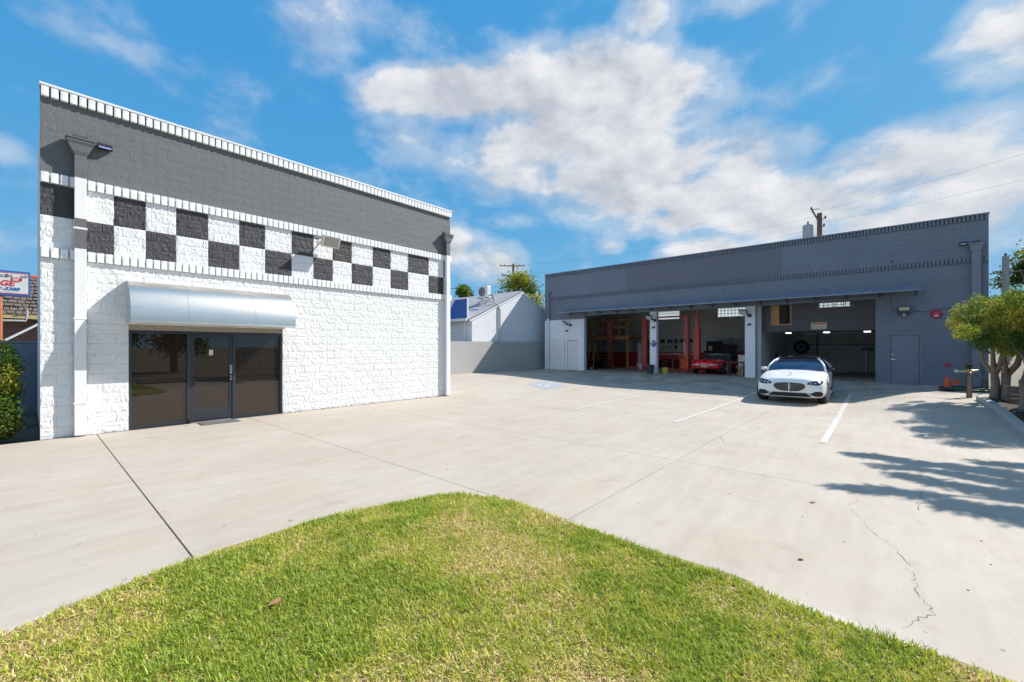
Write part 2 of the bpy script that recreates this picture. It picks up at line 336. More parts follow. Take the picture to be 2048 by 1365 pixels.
def thing(name, label, cat, loc=(0, 0, 0), group=None, local=False, rz=0., kind=None):
    o = bpy.data.objects.new(name, None); COL.objects.link(o); o.location = loc; o.rotation_euler = (0, 0, rz); o.empty_display_size = .2
    WLOC[o.name] = Vector((0, 0, 0)) if local else Vector(loc)
    return tag(o, label, cat, group, kind)
def kids(o): return [c for c in list(bpy.data.objects) if c.parent == o]
def dup(root, loc, rz=0., label=None, group=None):
    r = root.copy(); COL.objects.link(r); r.location = loc; r.rotation_euler = (0, 0, rz); WLOC[r.name] = Vector()
    if label: r['label'] = label
    if group: r['group'] = group
    for ch in CH(root):
        c = ch.copy(); COL.objects.link(c); c.parent = r
        for g in CH(ch):
            d = g.copy(); COL.objects.link(d); d.parent = c
    return r
def CH(o): return list(o.children)
def np_mesh(name, V, Fc, mats, mi=None, smooth=False):
    V = np.asarray(V, np.float32); Fc = np.asarray(Fc, np.int32); k = Fc.shape[1]
    me = bpy.data.meshes.new(name); me.vertices.add(len(V)); me.vertices.foreach_set('co', V.ravel())
    me.loops.add(Fc.size); me.loops.foreach_set('vertex_index', Fc.ravel())
    me.polygons.add(len(Fc)); me.polygons.foreach_set('loop_start', np.arange(0, Fc.size, k, dtype=np.int32))
    for x in mats: me.materials.append(x)
    if mi is not None: me.polygons.foreach_set('material_index', np.asarray(mi, np.int32))
    me.update(calc_edges=True); me.validate(); return me
def text_mesh(s, size, mat, shear=0., bold=.0, wide=1.):
    c = bpy.data.curves.new('lettering', 'FONT'); c.body = s; c.size = size; c.shear = shear; c.extrude = .002; c.offset = bold
    o = bpy.data.objects.new('lettering', c); COL.objects.link(o); dg = bpy.context.evaluated_depsgraph_get()
    me = bpy.data.meshes.new_from_object(o.evaluated_get(dg)); bpy.data.objects.remove(o); me.materials.clear(); me.materials.append(mat)
    for v in me.vertices: v.co.x *= wide
    return me
def ss(a, b, x):
    t = min(1, max(0, (x-a)/(b-a))); return t*t*(3-2*t)
def zg(X, Y):      # the lot drains to a shallow swale in front of the garage
    w = max(ss(19.2, 24, Y), max(ss(-1.3, 1.2, X), ss(-9, -17, X))*ss(11, 17, Y)*.95)
    dip = -.06*ss(8, 14.5, Y)
    return dip*(1-w)+.22*w

# ================================================================== SETTING
# ground sheet to the horizon, a frame round the lot (the lot itself has its own base)
g = MB()
for x0, x1, y0, y1 in ((-1200, -19.2, -1200, 1200), (4.0, 1200, -1200, 1200), (-19.2, 4.0, 23.95, 1200), (-19.2, 4.0, -1200, -9)):
    g.add([(x0, y0, -.08), (x1, y0, -.08), (x1, y1, -.08), (x0, y1, -.08)], [(0, 1, 2, 3)])
tag(g.build('ground', m['earth']), kind='structure')
g = MB().grid(lambda u, v: (-19.2+23.2*u, -9+32.95*v, zg(-19.2+23.2*u, -9+32.95*v)-.05), 46, 66)
tag(g.build('lot_base', m['joint'], smooth=True), kind='structure')
lot = thing('parking_lot', None, None, (-7, 10, 0), kind='structure')
XB = [(-19.1, 0), (-11.9, .008), (-7.1, .007), (-2.4, .008), (2.05, 0)]
YB = [(-8.9, 0), (-3.6, .01), (.9, .015), (3.6, .010), (6.6, .009), (10.0, .005), (14.2, .004), (17.3, .003), (20.6, .006), (23.92, 0)]
for i in range(len(XB)-1):
    YL = YB if i != 3 else [q for q in YB if q[0] != 3.6]
    for j in range(len(YL)-1):
        x0, x1 = XB[i][0]+XB[i][1]/2, XB[i+1][0]-XB[i+1][1]/2; y0, y1 = YL[j][0]+YL[j][1]/2, YL[j+1][0]-YL[j+1][1]/2
        if i == 0 and y1 < 10: continue
        b = MB(); nu, nv = 20, 20
        b.grid(lambda u, v: (x0+(x1-x0)*u, y0+(y1-y0)*v, zg(x0+(x1-x0)*u, y0+(y1-y0)*v)), nu, nv)
        for (fa, fb) in (((0, 0), (1, 0)), ((1, 0), (1, 1)), ((1, 1), (0, 1)), ((0, 1), (0, 0))):      # slab edges
            def ed(u, v, fa=fa, fb=fb):
                p = fa[0]+(fb[0]-fa[0])*u, fa[1]+(fb[1]-fa[1])*u; X, Y = x0+(x1-x0)*p[0], y0+(y1-y0)*p[1]; return (X, Y, zg(X, Y)-.06*v)
            b.grid(ed, 8, 1)
        b.build('slab', m['concrete'], lot)
def strip(pts, w, dz):
    b = MB(); vs = []
    ws = w if isinstance(w, list) else [w]*len(pts)
    for i, p in enumerate(pts):
        a = Vector(pts[min(i+1, len(pts)-1)])-Vector(pts[max(i-1, 0)]); nn = Vector((-a.y, a.x)).normalized()*ws[i]/2
        for s in (-1, 1): vs.append((p[0]+s*nn.x, p[1]+s*nn.y, zg(p[0]+s*nn.x, p[1]+s*nn.y)+dz))
    return b.add(vs, [(2*i, 2*i+1, 2*i+3, 2*i+2) for i in range(len(pts)-1)])
def seg(p, q, n): return [(p[0]+(q[0]-p[0])*i/n, p[1]+(q[1]-p[1])*i/n) for i in range(n+1)]
for (p, q, mt, w) in (((-.82, 9.62), (-.90, 20.5), 'stripe', .11), ((-3.66, 9.95), (-3.80, 20.0), 'stripe', .11), ((-6.56, 10.2), (-7.2, 20.2), 'stripe_worn', .10), ((-9.5, 10.4), (-10.5, 18.0), 'stripe_worn', .09), ((-12.3, 11.6), (-13.2, 18.0), 'stripe_worn', .08)):
    strip(seg(p, q, 40), w, .007).build('painted_stripe', m[mt], lot)
b = MB()
Q = [(-12.35, 15.25), (-10.75, 14.45), (-11.0, 16.5), (-12.55, 17.1)]
def qd(u, v):
    x = (Q[0][0]*(1-u)+Q[1][0]*u)*(1-v)+(Q[3][0]*(1-u)+Q[2][0]*u)*v; y = (Q[0][1]*(1-u)+Q[1][1]*u)*(1-v)+(Q[3][1]*(1-u)+Q[2][1]*u)*v
    return (x, y, zg(x, y)+.007)
b.grid(qd, 12, 12).build('painted_square', m['acc_blue'], lot)
b = MB()      # wheelchair symbol: head, back, seat, leg, wheel arc
def sy(pts, w):
    q = [qd(u, v)[:2] for u, v in pts]; k = strip(q, w, .012); b.add(k.v, k.f)
sy([(.42+.04*math.cos(t), .80+.04*math.sin(t)) for t in [i*.7 for i in range(10)]], .10)
sy([(.44, .72), (.46, .45), (.62, .45), (.70, .22), (.78, .22)], .10)
sy([(.46, .60), (.62, .60)], .08)
sy([(.50+.22*math.cos(t), .34+.2*math.sin(t)) for t in [2.0+i*.35 for i in range(13)]], .09)
b.build('wheelchair_symbol', m['stripe'], lot)
def crackle(pts, n, jit, w):
    out = []
    for a, bb in zip(pts[:-1], pts[1:]):
        for i in range(n): out.append((a[0]+(bb[0]-a[0])*i/n+random.uniform(-jit, jit), a[1]+(bb[1]-a[1])*i/n+random.uniform(-jit, jit)))
    out.append(pts[-1]); return strip(out, [random.uniform(.12, .62)*w for _ in out], .003)
for pts, w in (([(-.2, 6.28), (-.27, 5.92), (-.16, 5.56), (-.07, 5.26), (.08, 4.99), (.15, 4.66), (.17, 4.48), (.18, 4.34), (.2, 4.19), (.24, 4.0), (.25, 3.89), (.16, 3.75), (.09, 3.58)], .007),
               ([(.36, 7.15), (.31, 6.62), (.28, 6.27)], .008), ([(.36, 7.15), (.62, 7.4), (.5, 7.9), (.1, 8.6)], .005),
               ([(-3.2, 9.0), (-2.75, 9.2), (-2.4, 8.95), (-2.2, 8.4)], .012), ([(-3.2, 9.0), (-2.95, 8.5), (-2.6, 8.2)], .007),
               ([(-6.1, 8.4), (-5.7, 7.5), (-5.4, 6.8), (-4.9, 6.0)], .005), ([(-5.4, 6.8), (-4.9, 7.7), (-4.3, 8.5)], .005)):
    crackle(pts, 5, .022, w).build('crack', m['joint'], lot)
b = MB()      # grit and small spots lying on the slabs
for _ in range(90):
    x, y = random.uniform(-10, 1.5), random.uniform(3.8, 14); r = random.uniform(.004, .012); a0 = random.random()*6
    z = zg(x, y)+.002
    b.add([(x+r*math.cos(a0+k*1.05)*random.uniform(.6, 1.3), y+r*math.sin(a0+k*1.05)*random.uniform(.6, 1.3), z) for k in range(6)]+[(x, y, z+r*.5)], [(k, (k+1) % 6, 6) for k in range(6)])
tag(b.build('grit', m['joint']), kind='stuff')

# lawn outline: left edge, rounded corner, front edge (world metres)
LE = [(-4.02, -9.0), (-4.02, -.9), (-4.04, -.1), (-4.18, .8), (-4.25, 1.3), (-4.20, 2.0), (-4.10, 2.6), (-3.93, 3.1), (-3.70, 3.42), (-3.38, 3.60), (-2.95, 3.60), (-2.3, 3.54), (-1.6, 3.50), (-.74, 3.48), (-.2, 3.43), (.46, 3.36), (1.6, 3.3), (6, 3.3)]
LE = [(x+(.09 if y < 3.3 and x < -3.5 else .05 if x < -3.3 else 0), y-(.10 if x > -3.8 else 0)) for x, y in LE]
def lawn_in(x, y):
    if y > 3.62 or x < -4.26: return False
    # winding test against the closed outline
    P = LE+[(6, -9)]; c = False; j = len(P)-1
    for i in range(len(P)):
        if (P[i][1] > y) != (P[j][1] > y) and x < (P[j][0]-P[i][0])*(y-P[i][1])/(P[j][1]-P[i][1])+P[i][0]: c = not c
        j = i
    return c
def lz(x, y): return .035+.03*(math.sin(x*1.3+1)*math.sin(y*1.1)*.5+.5)+.012*math.sin(x*5.1)*math.sin(y*4.3+x)
def lawn_mat(t, N, b):
    g = N.new('ShaderNodeNewGeometry'); L = t.links.new
    n = N.new('ShaderNodeTexNoise'); n.inputs['Scale'].default_value = 9; n.inputs['Detail'].default_value = 8; L(g.outputs['Position'], n.inputs['Vector'])
    r = N.new('ShaderNodeValToRGB'); e = r.color_ramp.elements; e[0].position = .3; e[0].color = (.10, .10, .03, 1); e[1].position = .7; e[1].color = (.46, .37, .18, 1); L(n.outputs['Fac'], r.inputs[0])
    L(r.outputs[0], b.inputs['Base Color']); b.inputs['Roughness'].default_value = .95
m['lawn'] = tex_mat('thatch', lawn_mat)
bm = bmesh.new()
fx = np.linspace(-4.3, 6, 84); fy = np.linspace(-9, 3.7, 100)
b = MB(); idx = {}
for i in range(len(fx)-1):
    for j in range(len(fy)-1):
        if lawn_in((fx[i]+fx[i+1])/2, (fy[j]+fy[j+1])/2):
            q = []
            for (a, c) in ((i, j), (i+1, j), (i+1, j+1), (i, j+1)):
                if (a, c) not in idx: idx[(a, c)] = len(b.v); b.v.append((fx[a], fy[c], lz(fx[a], fy[c])))
                q.append(idx[(a, c)])
            b.f.append(tuple(q)); b.m.append(0)
bm.free()
tag(b.build('lawn_soil', m['lawn'], smooth=True), kind='structure')
def vnoise(x, y, f, seed):
    rs = np.random.default_rng(seed); G = rs.random((64, 64)); u, v = (x*f) % 63, (y*f) % 63
    i, j = u.astype(int), v.astype(int); a, c = u-i, v-j; a = a*a*(3-2*a); c = c*c*(3-2*c)
    return G[i, j]*(1-a)*(1-c)+G[i+1, j]*a*(1-c)+G[i, j+1]*(1-a)*c+G[i+1, j+1]*a*c
def make_grass(name, n, x0, x1, y0, y1, hmin, hmax, w, keep=None, edge=0.):
    X = rng.uniform(x0, x1, n); Y = rng.uniform(y0, y1, n)
    P = np.array(LE+[(6, -9)]); ins = np.zeros(n, bool); j = len(P)-1
    for i in range(len(P)):
        c = ((P[i, 1] > Y) != (P[j, 1] > Y)) & (X < (P[j, 0]-P[i, 0])*(Y-P[i, 1])/(P[j, 1]-P[i, 1]+1e-9)+P[i, 0]); ins ^= c; j = i
    if keep is not None: ins &= keep(X, Y)
    X, Y = X[ins], Y[ins]; n = len(X)
    Z = .035+.03*(np.sin(X*1.3+1)*np.sin(Y*1.1)*.5+.5)+.012*np.sin(X*5.1)*np.sin(Y*4.3+X)
    clump = vnoise(X+40, Y+40, 7, 3)*.6+vnoise(X+40, Y+40, 16, 4)*.4
    dry = vnoise(X+40, Y+40, .75, 6)*.45+vnoise(X+40, Y+40, 2.6, 11)*.33+vnoise(X+40, Y+40, 9, 9)*.22
    ctr = np.exp(-(((X+2.3)/1.0)**2+((Y-2.3)/.9)**2)); dry = dry+.14*ctr
    H = rng.uniform(hmin, hmax, n)*(.5+.95*clump); A = rng.uniform(0, 2*np.pi, n); lean = rng.uniform(.35, 1.5, n)
    W = w*rng.uniform(.7, 1.4, n)
    dx, dy = np.cos(A), np.sin(A); B = A+np.pi/2+rng.uniform(-.5, .5, n); px, py = np.cos(B)*W/2, np.sin(B)*W/2
    straw = rng.random(n) < np.clip((dry-.37)*2.3, .12, .80); lean = np.where(straw, lean*1.5+.5, lean); H = np.where(straw, H*.8, H)
    m1, m2 = .55, 1.0
    V = np.empty((n, 5, 3), np.float32)
    ca, sa = np.cos(np.clip(lean*.5, 0, 1.5)), np.sin(np.clip(lean*.5, 0, 1.5)); ce, se = np.cos(np.clip(lean, 0, 1.62)), np.sin(np.clip(lean, 0, 1.62))
    mx, my, mz = X+dx*H*m1*sa, Y+dy*H*m1*sa, Z+H*m1*ca
    V[:, 0] = np.stack([X-px, Y-py, Z-.005], 1); V[:, 1] = np.stack([X+px, Y+py, Z-.005], 1)
    V[:, 2] = np.stack([mx+px*.8, my+py*.8, mz], 1); V[:, 3] = np.stack([mx-px*.8, my-py*.8, mz], 1)
    V[:, 4] = np.stack([mx+dx*H*.6*se, my+dy*H*.6*se, mz+H*.6*ce], 1)
    base = (np.arange(n)*5)[:, None]
    F = np.concatenate([base+np.array([[0, 1, 2]]), base+np.array([[0, 2, 3]]), base+np.array([[3, 2, 4]])], 1).reshape(-1, 3)
    mi = np.where(straw, np.where(rng.random(n) < .62, 3, 4), rng.choice([0, 0, 1, 2], n)); green = (~straw) & (dry > .5) & (rng.random(n) < .55); mi = np.where(green, 2, mi)
    me = np_mesh(name, V.reshape(-1, 3), F, [m['g1'], m['g2'], m['g3'], m['g4'], m['g5']], np.repeat(mi, 3))
    return tag(put(name, me), 'short patchy lawn grass, green with dry straw patches, in the foreground', 'grass', kind='stuff')
def front(X, Y):
    d = -X*.6588+Y*.7523; r = X*.7523+Y*.6588
    return (d > 1.6) & (np.abs(r/np.maximum(d, .01)) < 1.4)
make_grass('lawn_grass', 430000, -4.3, 1.7, -.6, 3.65, .020, .055, .0068, front)
make_grass('lawn_grass', 70000, -4.3, 3.5, -8.5, 3.6, .04, .075, .011, lambda X, Y: ~front(X, Y))
# edging strip of smooth concrete between lawn and lot
vs = []
for i, p in enumerate(LE):
    a = Vector(LE[min(i+1, len(LE)-1)])-Vector(LE[max(i-1, 0)]); nn = Vector((-a.y, a.x)).normalized()
    for o_, z in ((-.05, .0), (-.05, .028), (.11, .020), (.125, .004)): vs.append((p[0]+nn.x*o_, p[1]+nn.y*o_, zg(*p)+z))
k = 4
b = MB().add(vs, [(i*k+j, i*k+j+1, (i+1)*k+j+1, (i+1)*k+j) for i in range(len(LE)-1) for j in range(k-1)])
tag(b.build('lawn_edging', m['mow'], smooth=False), kind='structure')
# planting bed with its kerb along the right side
b = MB()
ys = np.linspace(3.4, 18.2, 31)
vs = []
for y in ys:
    z = zg(2.05, y)
    for x, dz in ((2.05, -.04), (2.06, .12), (2.08, .135), (2.21, .135), (2.23, .12), (2.23, -.04)): vs.append((x, y, z+dz))
b.add(vs, [(i*6+j, i*6+j+1, (i+1)*6+j+1, (i+1)*6+j) for i in range(len(ys)-1) for j in range(5)]); b.add([vs[-6+i] for i in range(6)], [(0, 1, 2, 3, 4, 5)]); 
tag(b.build('kerb', m['concrete_kerb']), kind='structure')
b = MB().grid(lambda u, v: (2.2+2.2*u, 3.4+14.8*v, zg(2.2, 3.4+14.8*v)+.07+.05*math.sin(u*9+v*40)*math.sin(v*60)), 10, 80)
tag(b.build('planting_bed', m['soil'], smooth=True), kind='structure')
b = MB().grid(lambda u, v: (2.05+4*u, 18.2+5.7*v, zg(2.1, 18.2+5.7*v)+.0), 4, 8)
tag(b.build('side_path', m['concrete']), kind='structure')

# ================================================================== BLOCKWORK
def block_meshes(tagname, nvar, nx, nz, amp, seed, edge=.005, ju=.004, jv=.007):
    out = []; rs = random.Random(seed)
    for _ in range(nvar):
        b = MB(); tilt = rs.uniform(-.3, .3); tz = rs.uniform(-.25, .25)
        D = [[0]*(nz+1) for _ in range(nx+1)]
        for i in range(nx+1):
            for j in range(nz+1):
                e = i in (0, nx) or j in (0, nz)
                D[i][j] = amp*(.25+.45*rs.random()) if e else amp*(.35+.65*rs.random()+tilt*(i/nx-.5)+tz*(j/nz-.5))
        px = lambda i: ju+(1-2*ju)*(i/nx if i in (0, nx) else (i+rs.uniform(-.25, .25))/nx)
        P = [[(px(i), -D[i][j], jv+(1-2*jv)*(j/nz if j in (0, nz) else (j+rs.uniform(-.25, .25))/nz)) for j in range(nz+1)] for i in range(nx+1)]
        b.grid(lambda u, v: P[round(u*nx)][round(v*nz)], nx, nz)
        rim = [P[i][0] for i in range(nx)]+[P[nx][j] for j in range(nz)]+[P[i][nz] for i in range(nx, 0, -1)]+[P[0][j] for j in range(nz, 0, -1)]; k = len(rim)
        b.add(rim+[(x, .02, z) for x, y, z in rim], [(i, (i+1) % k, k+(i+1) % k, k+i) for i in range(k)])
        out.append(b.mesh('block', m['white_block']))
    return out
def blockwork(parent, place, W, n_course, ch, bl, z0, exclude, paint, meshes, max_parts, dist, skip=(), cut=None, soft=None):
    """place(u, z) -> matrix; exclude: rectangles (u0,u1,z0,z1); paint(course,u)->material key"""
    items = []
    for c in range(n_course):
        if c in skip: continue
        zb, zt = z0+c*ch, z0+(c+1)*ch; off = 0 if c % 2 == 0 else bl/2
        br = {0., W}; k = -off
        while k < W:
            if 0 < k < W: br.add(round(k, 4))
            k += bl
        if cut: br |= {round(x, 4) for x in cut(c) if 0 < x < W}
        for r in exclude:
            if r[2] < zt-.03 and r[3] > zb+.03: br |= {x for x in (r[0], r[1]) if 0 < x < W}
        br = sorted(br)
        for a, e in zip(br[:-1], br[1:]):
            if e-a < .03: continue
            um, zm = (a+e)/2, (zb+zt)/2
            if any(r[0] <= um <= r[1] and r[2] < zm < r[3] for r in exclude): continue
            items.append((dist(um, zm), a, e, zb, zt, paint(c, um), random.randrange(len(meshes))))
    items.sort(key=lambda t: t[0])
    for it in items[:max_parts]:
        me = meshes[it[6]] if not (soft and soft(it[5])) else SOFT[it[6] % len(SOFT)]
        o = bpy.data.objects.new('block', me); COL.objects.link(o); o.parent = parent
        o.matrix_basis = Matrix.Translation(-WLOC[parent.name]) @ place(it[1], it[3]) @ Matrix.Diagonal((it[2]-it[1], 1, it[4]-it[3], 1))
        o.material_slots[0].link = 'OBJECT'; o.material_slots[0].material = m[it[5]]
    rest = items[max_parts:]
    if rest:
        keys = sorted({i[5] for i in rest}); b = MB()
        for it in rest:
            me = meshes[it[6]] if not (soft and soft(it[5])) else SOFT[it[6] % len(SOFT)]
            T = place(it[1], it[3]) @ Matrix.Diagonal((it[2]-it[1], 1, it[4]-it[3], 1))
            b.add([T @ v.co for v in me.vertices], [tuple(p.vertices) for p in me.polygons], keys.index(it[5]))
        tag(b.build('block_field', [m[k] for k in keys], parent), kind='stuff')
SPLIT = block_meshes('split', 18, 10, 5, .020, 3)
SOFT = block_meshes('soft', 8, 5, 3, .006, 5, .004, .002, .003)
FLAT = block_meshes('flat', 8, 3, 2, .006, 8, .004, .005, .010)

# ------------------------------------------------------------------ OFFICE (left building): facade plane X=-11.95, from Y=.10
OX, OY, OW, CH_ = -11.95, .14, 10.06, .203
office = thing('office_building', 'white block shop with checkerboard band and grey parapet, curved metal awning over its glass door', 'building', (-12.5, 5, 0))
def oplace(u, z): return Matrix.Translation((OX, OY+u, z)) @ Matrix.Rotation(R(90), 4, 'Z')
CHECK = [.5, 1.02, 1.52, 2.04, 2.64, 3.28, 3.86, 4.51, 5.09, 5.64, 6.22, 6.91, 7.55, 8.22, 9.07, 9.74]      # painted square edges, uneven as on the wall
def opaint(c, u):
    if c >= 25: return 'grey_block'
    if 18 <= c <= 23:
        k = sum(u > q for q in CHECK); row = 0 if c >= 21 else 1
        return 'black_block' if (k % 2 == row) else 'white_block'
    return 'white_block'
OPEN = (1.245, 4.285, -.1, 2.30)
blockwork(office, oplace, OW, 33, CH_, .42, 0, [OPEN], opaint, SPLIT, 300, lambda u, z: math.hypot(OY+u, 12, z-1.75), skip=(17, 24, 32),
          cut=lambda c: CHECK if 18 <= c <= 23 else [], soft=lambda k: k == 'grey_block')
# soldier courses
sold = []
for v in range(4):
    q = MB(); q.grid(lambda i, j: (i*.098, -.072-.006*random.random()*(0 < i < 1), .008+j*.187), 3, 4)
    x0, x1, z0, z1 = 0, .098, .008, .195
    q.add([(x0, -.072, z0), (x1, -.072, z0), (x1, -.072, z1), (x0, -.072, z1), (x0, .012, z0), (x1, .012, z0), (x1, .012, z1), (x0, .012, z1)], [(0, 1, 5, 4), (1, 2, 6, 5), (2, 3, 7, 6), (3, 0, 4, 7)])
    sold.append(q.mesh('soldier_block', m['soldier_white']))
for c in (17, 24, 32):
    for k in range(80):
        if k*.126 > OW-.1: break
        o = bpy.data.objects.new('soldier_block', random.choice(sold)); COL.objects.link(o); o.parent = office
        o.matrix_basis = Matrix.Translation(-WLOC[office.name]) @ oplace(k*.126+.012, c*CH_)
# walls behind the face blocks, hollow inside
b = MB(); wm = ['white_block', 'grey_block', 'shop_wall', 'roof_grey', 'ceiling', 'floor_shop']
BK = OX-.007
def ow(u0, u1, z0, z1, mi=0): b.box(BK-.2, BK, OY+u0, OY+u1, z0, z1, mi)
ow(0, OPEN[0], 0, 2.30); ow(OPEN[1], OW, 0, 2.30); ow(0, OW, 2.30, 5.08); ow(0, OW, 5.08, 6.70, 1)
b.box(-16.9, BK-.2, OY+.015, OY+.2, 0, 6.70); b.box(-16.9, BK-.2, OY+OW-.2, OY+OW-.015, 0, 6.70); b.box(-17.1, -16.9, OY+.015, OY+OW-.015, 0, 6.70)
b.box(-16.9, BK-.2, OY+.2, OY+OW-.2, 6.2, 6.3, 3); b.box(-16.9, BK-.2, OY+.2, OY+OW-.2, 2.75, 2.8, 4); b.box(-16.9, BK-.05, OY+.2, OY+OW-.2, -.04, .012, 5)
b.box(-15.2, -15.1, OY+.2, OY+OW-.2, .02, 2.74, 2)
b.build('wall', [m[k] for k in wm], office)
MB().box(-12.2, OX+.085, OY-.015, OY+OW+.015, 6.695, 6.74).build('coping', m['white_paint'], office, bevel=.006)
MB().box(OX-.19, OX-.045, OY+OPEN[0], OY+OPEN[1], 2.115, 2.30).build('lintel', m['lintel'], office)
# storefront
SX = OX-.09; u0, u1 = OY+OPEN[0], OY+OPEN[1]
b = MB()
for y0, y1, z0, z1 in ((u0, u0+.055, 0.012, 2.113), (u1-.055, u1, .012, 2.113), (u0+.055, u1-.055, 2.055, 2.113), (u0+.055, 2.39, .012, .065), (3.36, u1-.055, .012, .065), (2.39, 2.47, .012, 2.055), (3.29, 3.36, .012, 2.055)):
    b.box(SX-.05, SX+.05, y0, y1, z0, z1)
sf = b.build('window_frame', m['alu'], office, bevel=.004)
MB().box(SX-.006, SX+.006, u0+.056, 2.389, .066, 2.054).build('window_pane', m['dark_glass'], office)
MB().box(SX-.006, SX+.006, 3.361, u1-.056, .066, 2.054).build('window_pane', m['dark_glass'], office)
b = MB()
for y0, y1, z0, z1 in ((2.474, 2.53, .03, 2.05), (3.23, 3.286, .03, 2.05), (2.53, 3.23, 1.97, 2.05), (2.53, 3.23, .03, .30)): b.box(SX-.025, SX+.03, y0, y1, z0, z1)
door = b.build('door', m['alu'], office, bevel=.004)
MB().box(SX-.005, SX+.008, 2.531, 3.229, .301, 1.969).build('door_pane', m['dark_glass'], door)
MB().tube([(SX+.03, 2.52, 1.08), (SX+.085, 2.52, 1.07), (SX+.095, 2.52, 1.0), (SX+.085, 2.52, .87), (SX+.03, 2.52, .86)], .011, 8).build('handle', m['black'], door, smooth=True)
b = MB(); b.box(SX+.03, SX+.05, 3.232, 3.284, 1.10, 1.32); b.build('lock_box', m['steel'], door, bevel=.004)
b = MB(); b.lathe([(0, .052), (.017, .052), (.02, .03)], (SX, 3.26, 1.045), 14, axis='X'); b.box(SX+.03, SX+.05, 3.244, 3.276, .96, 1.0); b.build('lock_cylinder', m['chrome'], door)
MB().tube([(SX+.06, 2.432, .09), (SX+.06, 2.432, .02)], .03, 10).build('pivot', m['black'], door)
# awning: quarter barrel of sheet metal in three sheets
b = MB(); AY0, AY1, AZ, AH, AP = 1.34, 4.49, 2.275, .875, .66
def aw(u, v):
    t = v*math.pi/2; ct, st = max(0, math.cos(t)), math.sin(t)
    return (OX+.02+AP*ct**.85, AY0+(AY1-AY0)*u, AZ+AH*st**.95)
b.grid(aw, 24, 22)
aw_o = b.build('awning', m['sheet_metal'], office, smooth=True)
for yy in (AY0, AY1):
    n = 18; P = [aw(0, i/n) for i in range(n+1)]
    e = MB(); s = .004 if yy == AY0 else -.004
    e.add([(p[0]-.003, yy+s, p[2]-.002) for p in P]+[(OX+.02, yy+s, AZ)], [tuple(range(n+2))]); e.build('awning_end', m['pale_grey'], aw_o)
for yy in (AY0+.95, AY0+2.25):
    e = MB(); n = 22; e.add([(p[0]+.004, yy+d, p[2]+.003) for p in [aw(0, i/n) for i in range(n+1)] for d in (-.009, .009)], [(2*i, 2*i+1, 2*i+3, 2*i+2) for i in range(n)]); e.build('awning_seam', m['sheet_metal'], aw_o, smooth=True)
MB().box(OX+AP-.012, OX+AP+.022, AY0-.004, AY1+.004, AZ-.03, AZ+.004).build('awning_rail', m['sheet_metal'], aw_o, bevel=.004)
# rainwater heads and square downspouts
def downspout(parent, x, y, z_base, z_head, out, mats, zsplit, w=.165, d=.115):
    """mats: (upper, lower); out = unit outward vector; the pipe hugs the wall"""
    t = Vector((-out.y, out.x, 0)); c = Vector((x, y, 0))
    def bx(a0, a1, d0, d1, z0, z1, mi, bb):
        vs = [c+t*a+out*dd+Vector((0, 0, z)) for a in (a0, a1) for dd in (d0, d1) for z in (z0, z1)]
        bb.add(vs, [(0, 1, 3, 2), (4, 6, 7, 5), (0, 4, 5, 1), (2, 3, 7, 6), (0, 2, 6, 4), (1, 5, 7, 3)], mi)
    bb = MB(); lo = .052
    bx(-w/2, w/2, lo, lo+d, z_base, zsplit, 1, bb); bx(-w/2, w/2, lo, lo+d, zsplit, z_head-.28, 0, bb)
    for k in (.12, .45, .8): bx(-w/2-.012, w/2+.012, .012, lo+d+.006, z_base+(zsplit-z_base)*k, z_base+(zsplit-z_base)*k+.04, 1, bb)
    o = bb.build('downspout', [m[mats[0]], m[mats[1]]], parent, bevel=.004)
    hb = MB(); W2, D2 = .19, .215; zs = z_head-.28
    ring = lambda hw, d0, d1, z: [c+t*a+out*dd+Vector((0, 0, z)) for a, dd in ((-hw, d0), (hw, d0), (hw, d1), (-hw, d1))]
    lv = [ring(w/2+.004, lo-.004, lo+d+.004, zs-.01), ring(w/2+.03, lo-.02, lo+d+.02, zs+.05), ring(W2-.02, .03, D2-.02, z_head-.10), ring(W2, .03, D2, z_head-.05), ring(W2, .03, D2, z_head), ring(W2+.015, .03, D2+.015, z_head), ring(W2+.015, .03, D2+.015, z_head+.03)]
    hb.add([p for l in lv for p in l], [(i*4+j, i*4+(j+1) % 4, i*4+4+(j+1) % 4, i*4+4+j) for i in range(len(lv)-1) for j in range(4)]+[tuple(4*(len(lv)-1)+j for j in range(4))])
    hb.build('rain_head', m[mats[0]], o)
    sc = MB(); bx(-.11, .11, .0, .05, z_head+.06, z_head+.115, 0, sc); sc.build('scupper', m['dark_print'], o)
    return o
d1 = downspout(office, OX, .665, .03, 5.80, Vector((1, 0, 0)), ('grey_paint', 'white_paint'), 5.06)
for (a0, a1, dd0, dd1, z0, z1) in ((-.0835, -.0805, .051, .168, 4.285, 4.86), (-.083, .084, .166, .1695, 3.68, 4.265)):
    MB().box(OX+dd0, OX+dd1, .665+a0, .665+a1, z0, z1).build('paint_patch', m['grey_paint'], d1)
downspout(office, OX, 9.98, .03, 5.80, Vector((1, 0, 0)), ('grey_paint', 'white_paint'), 5.06)

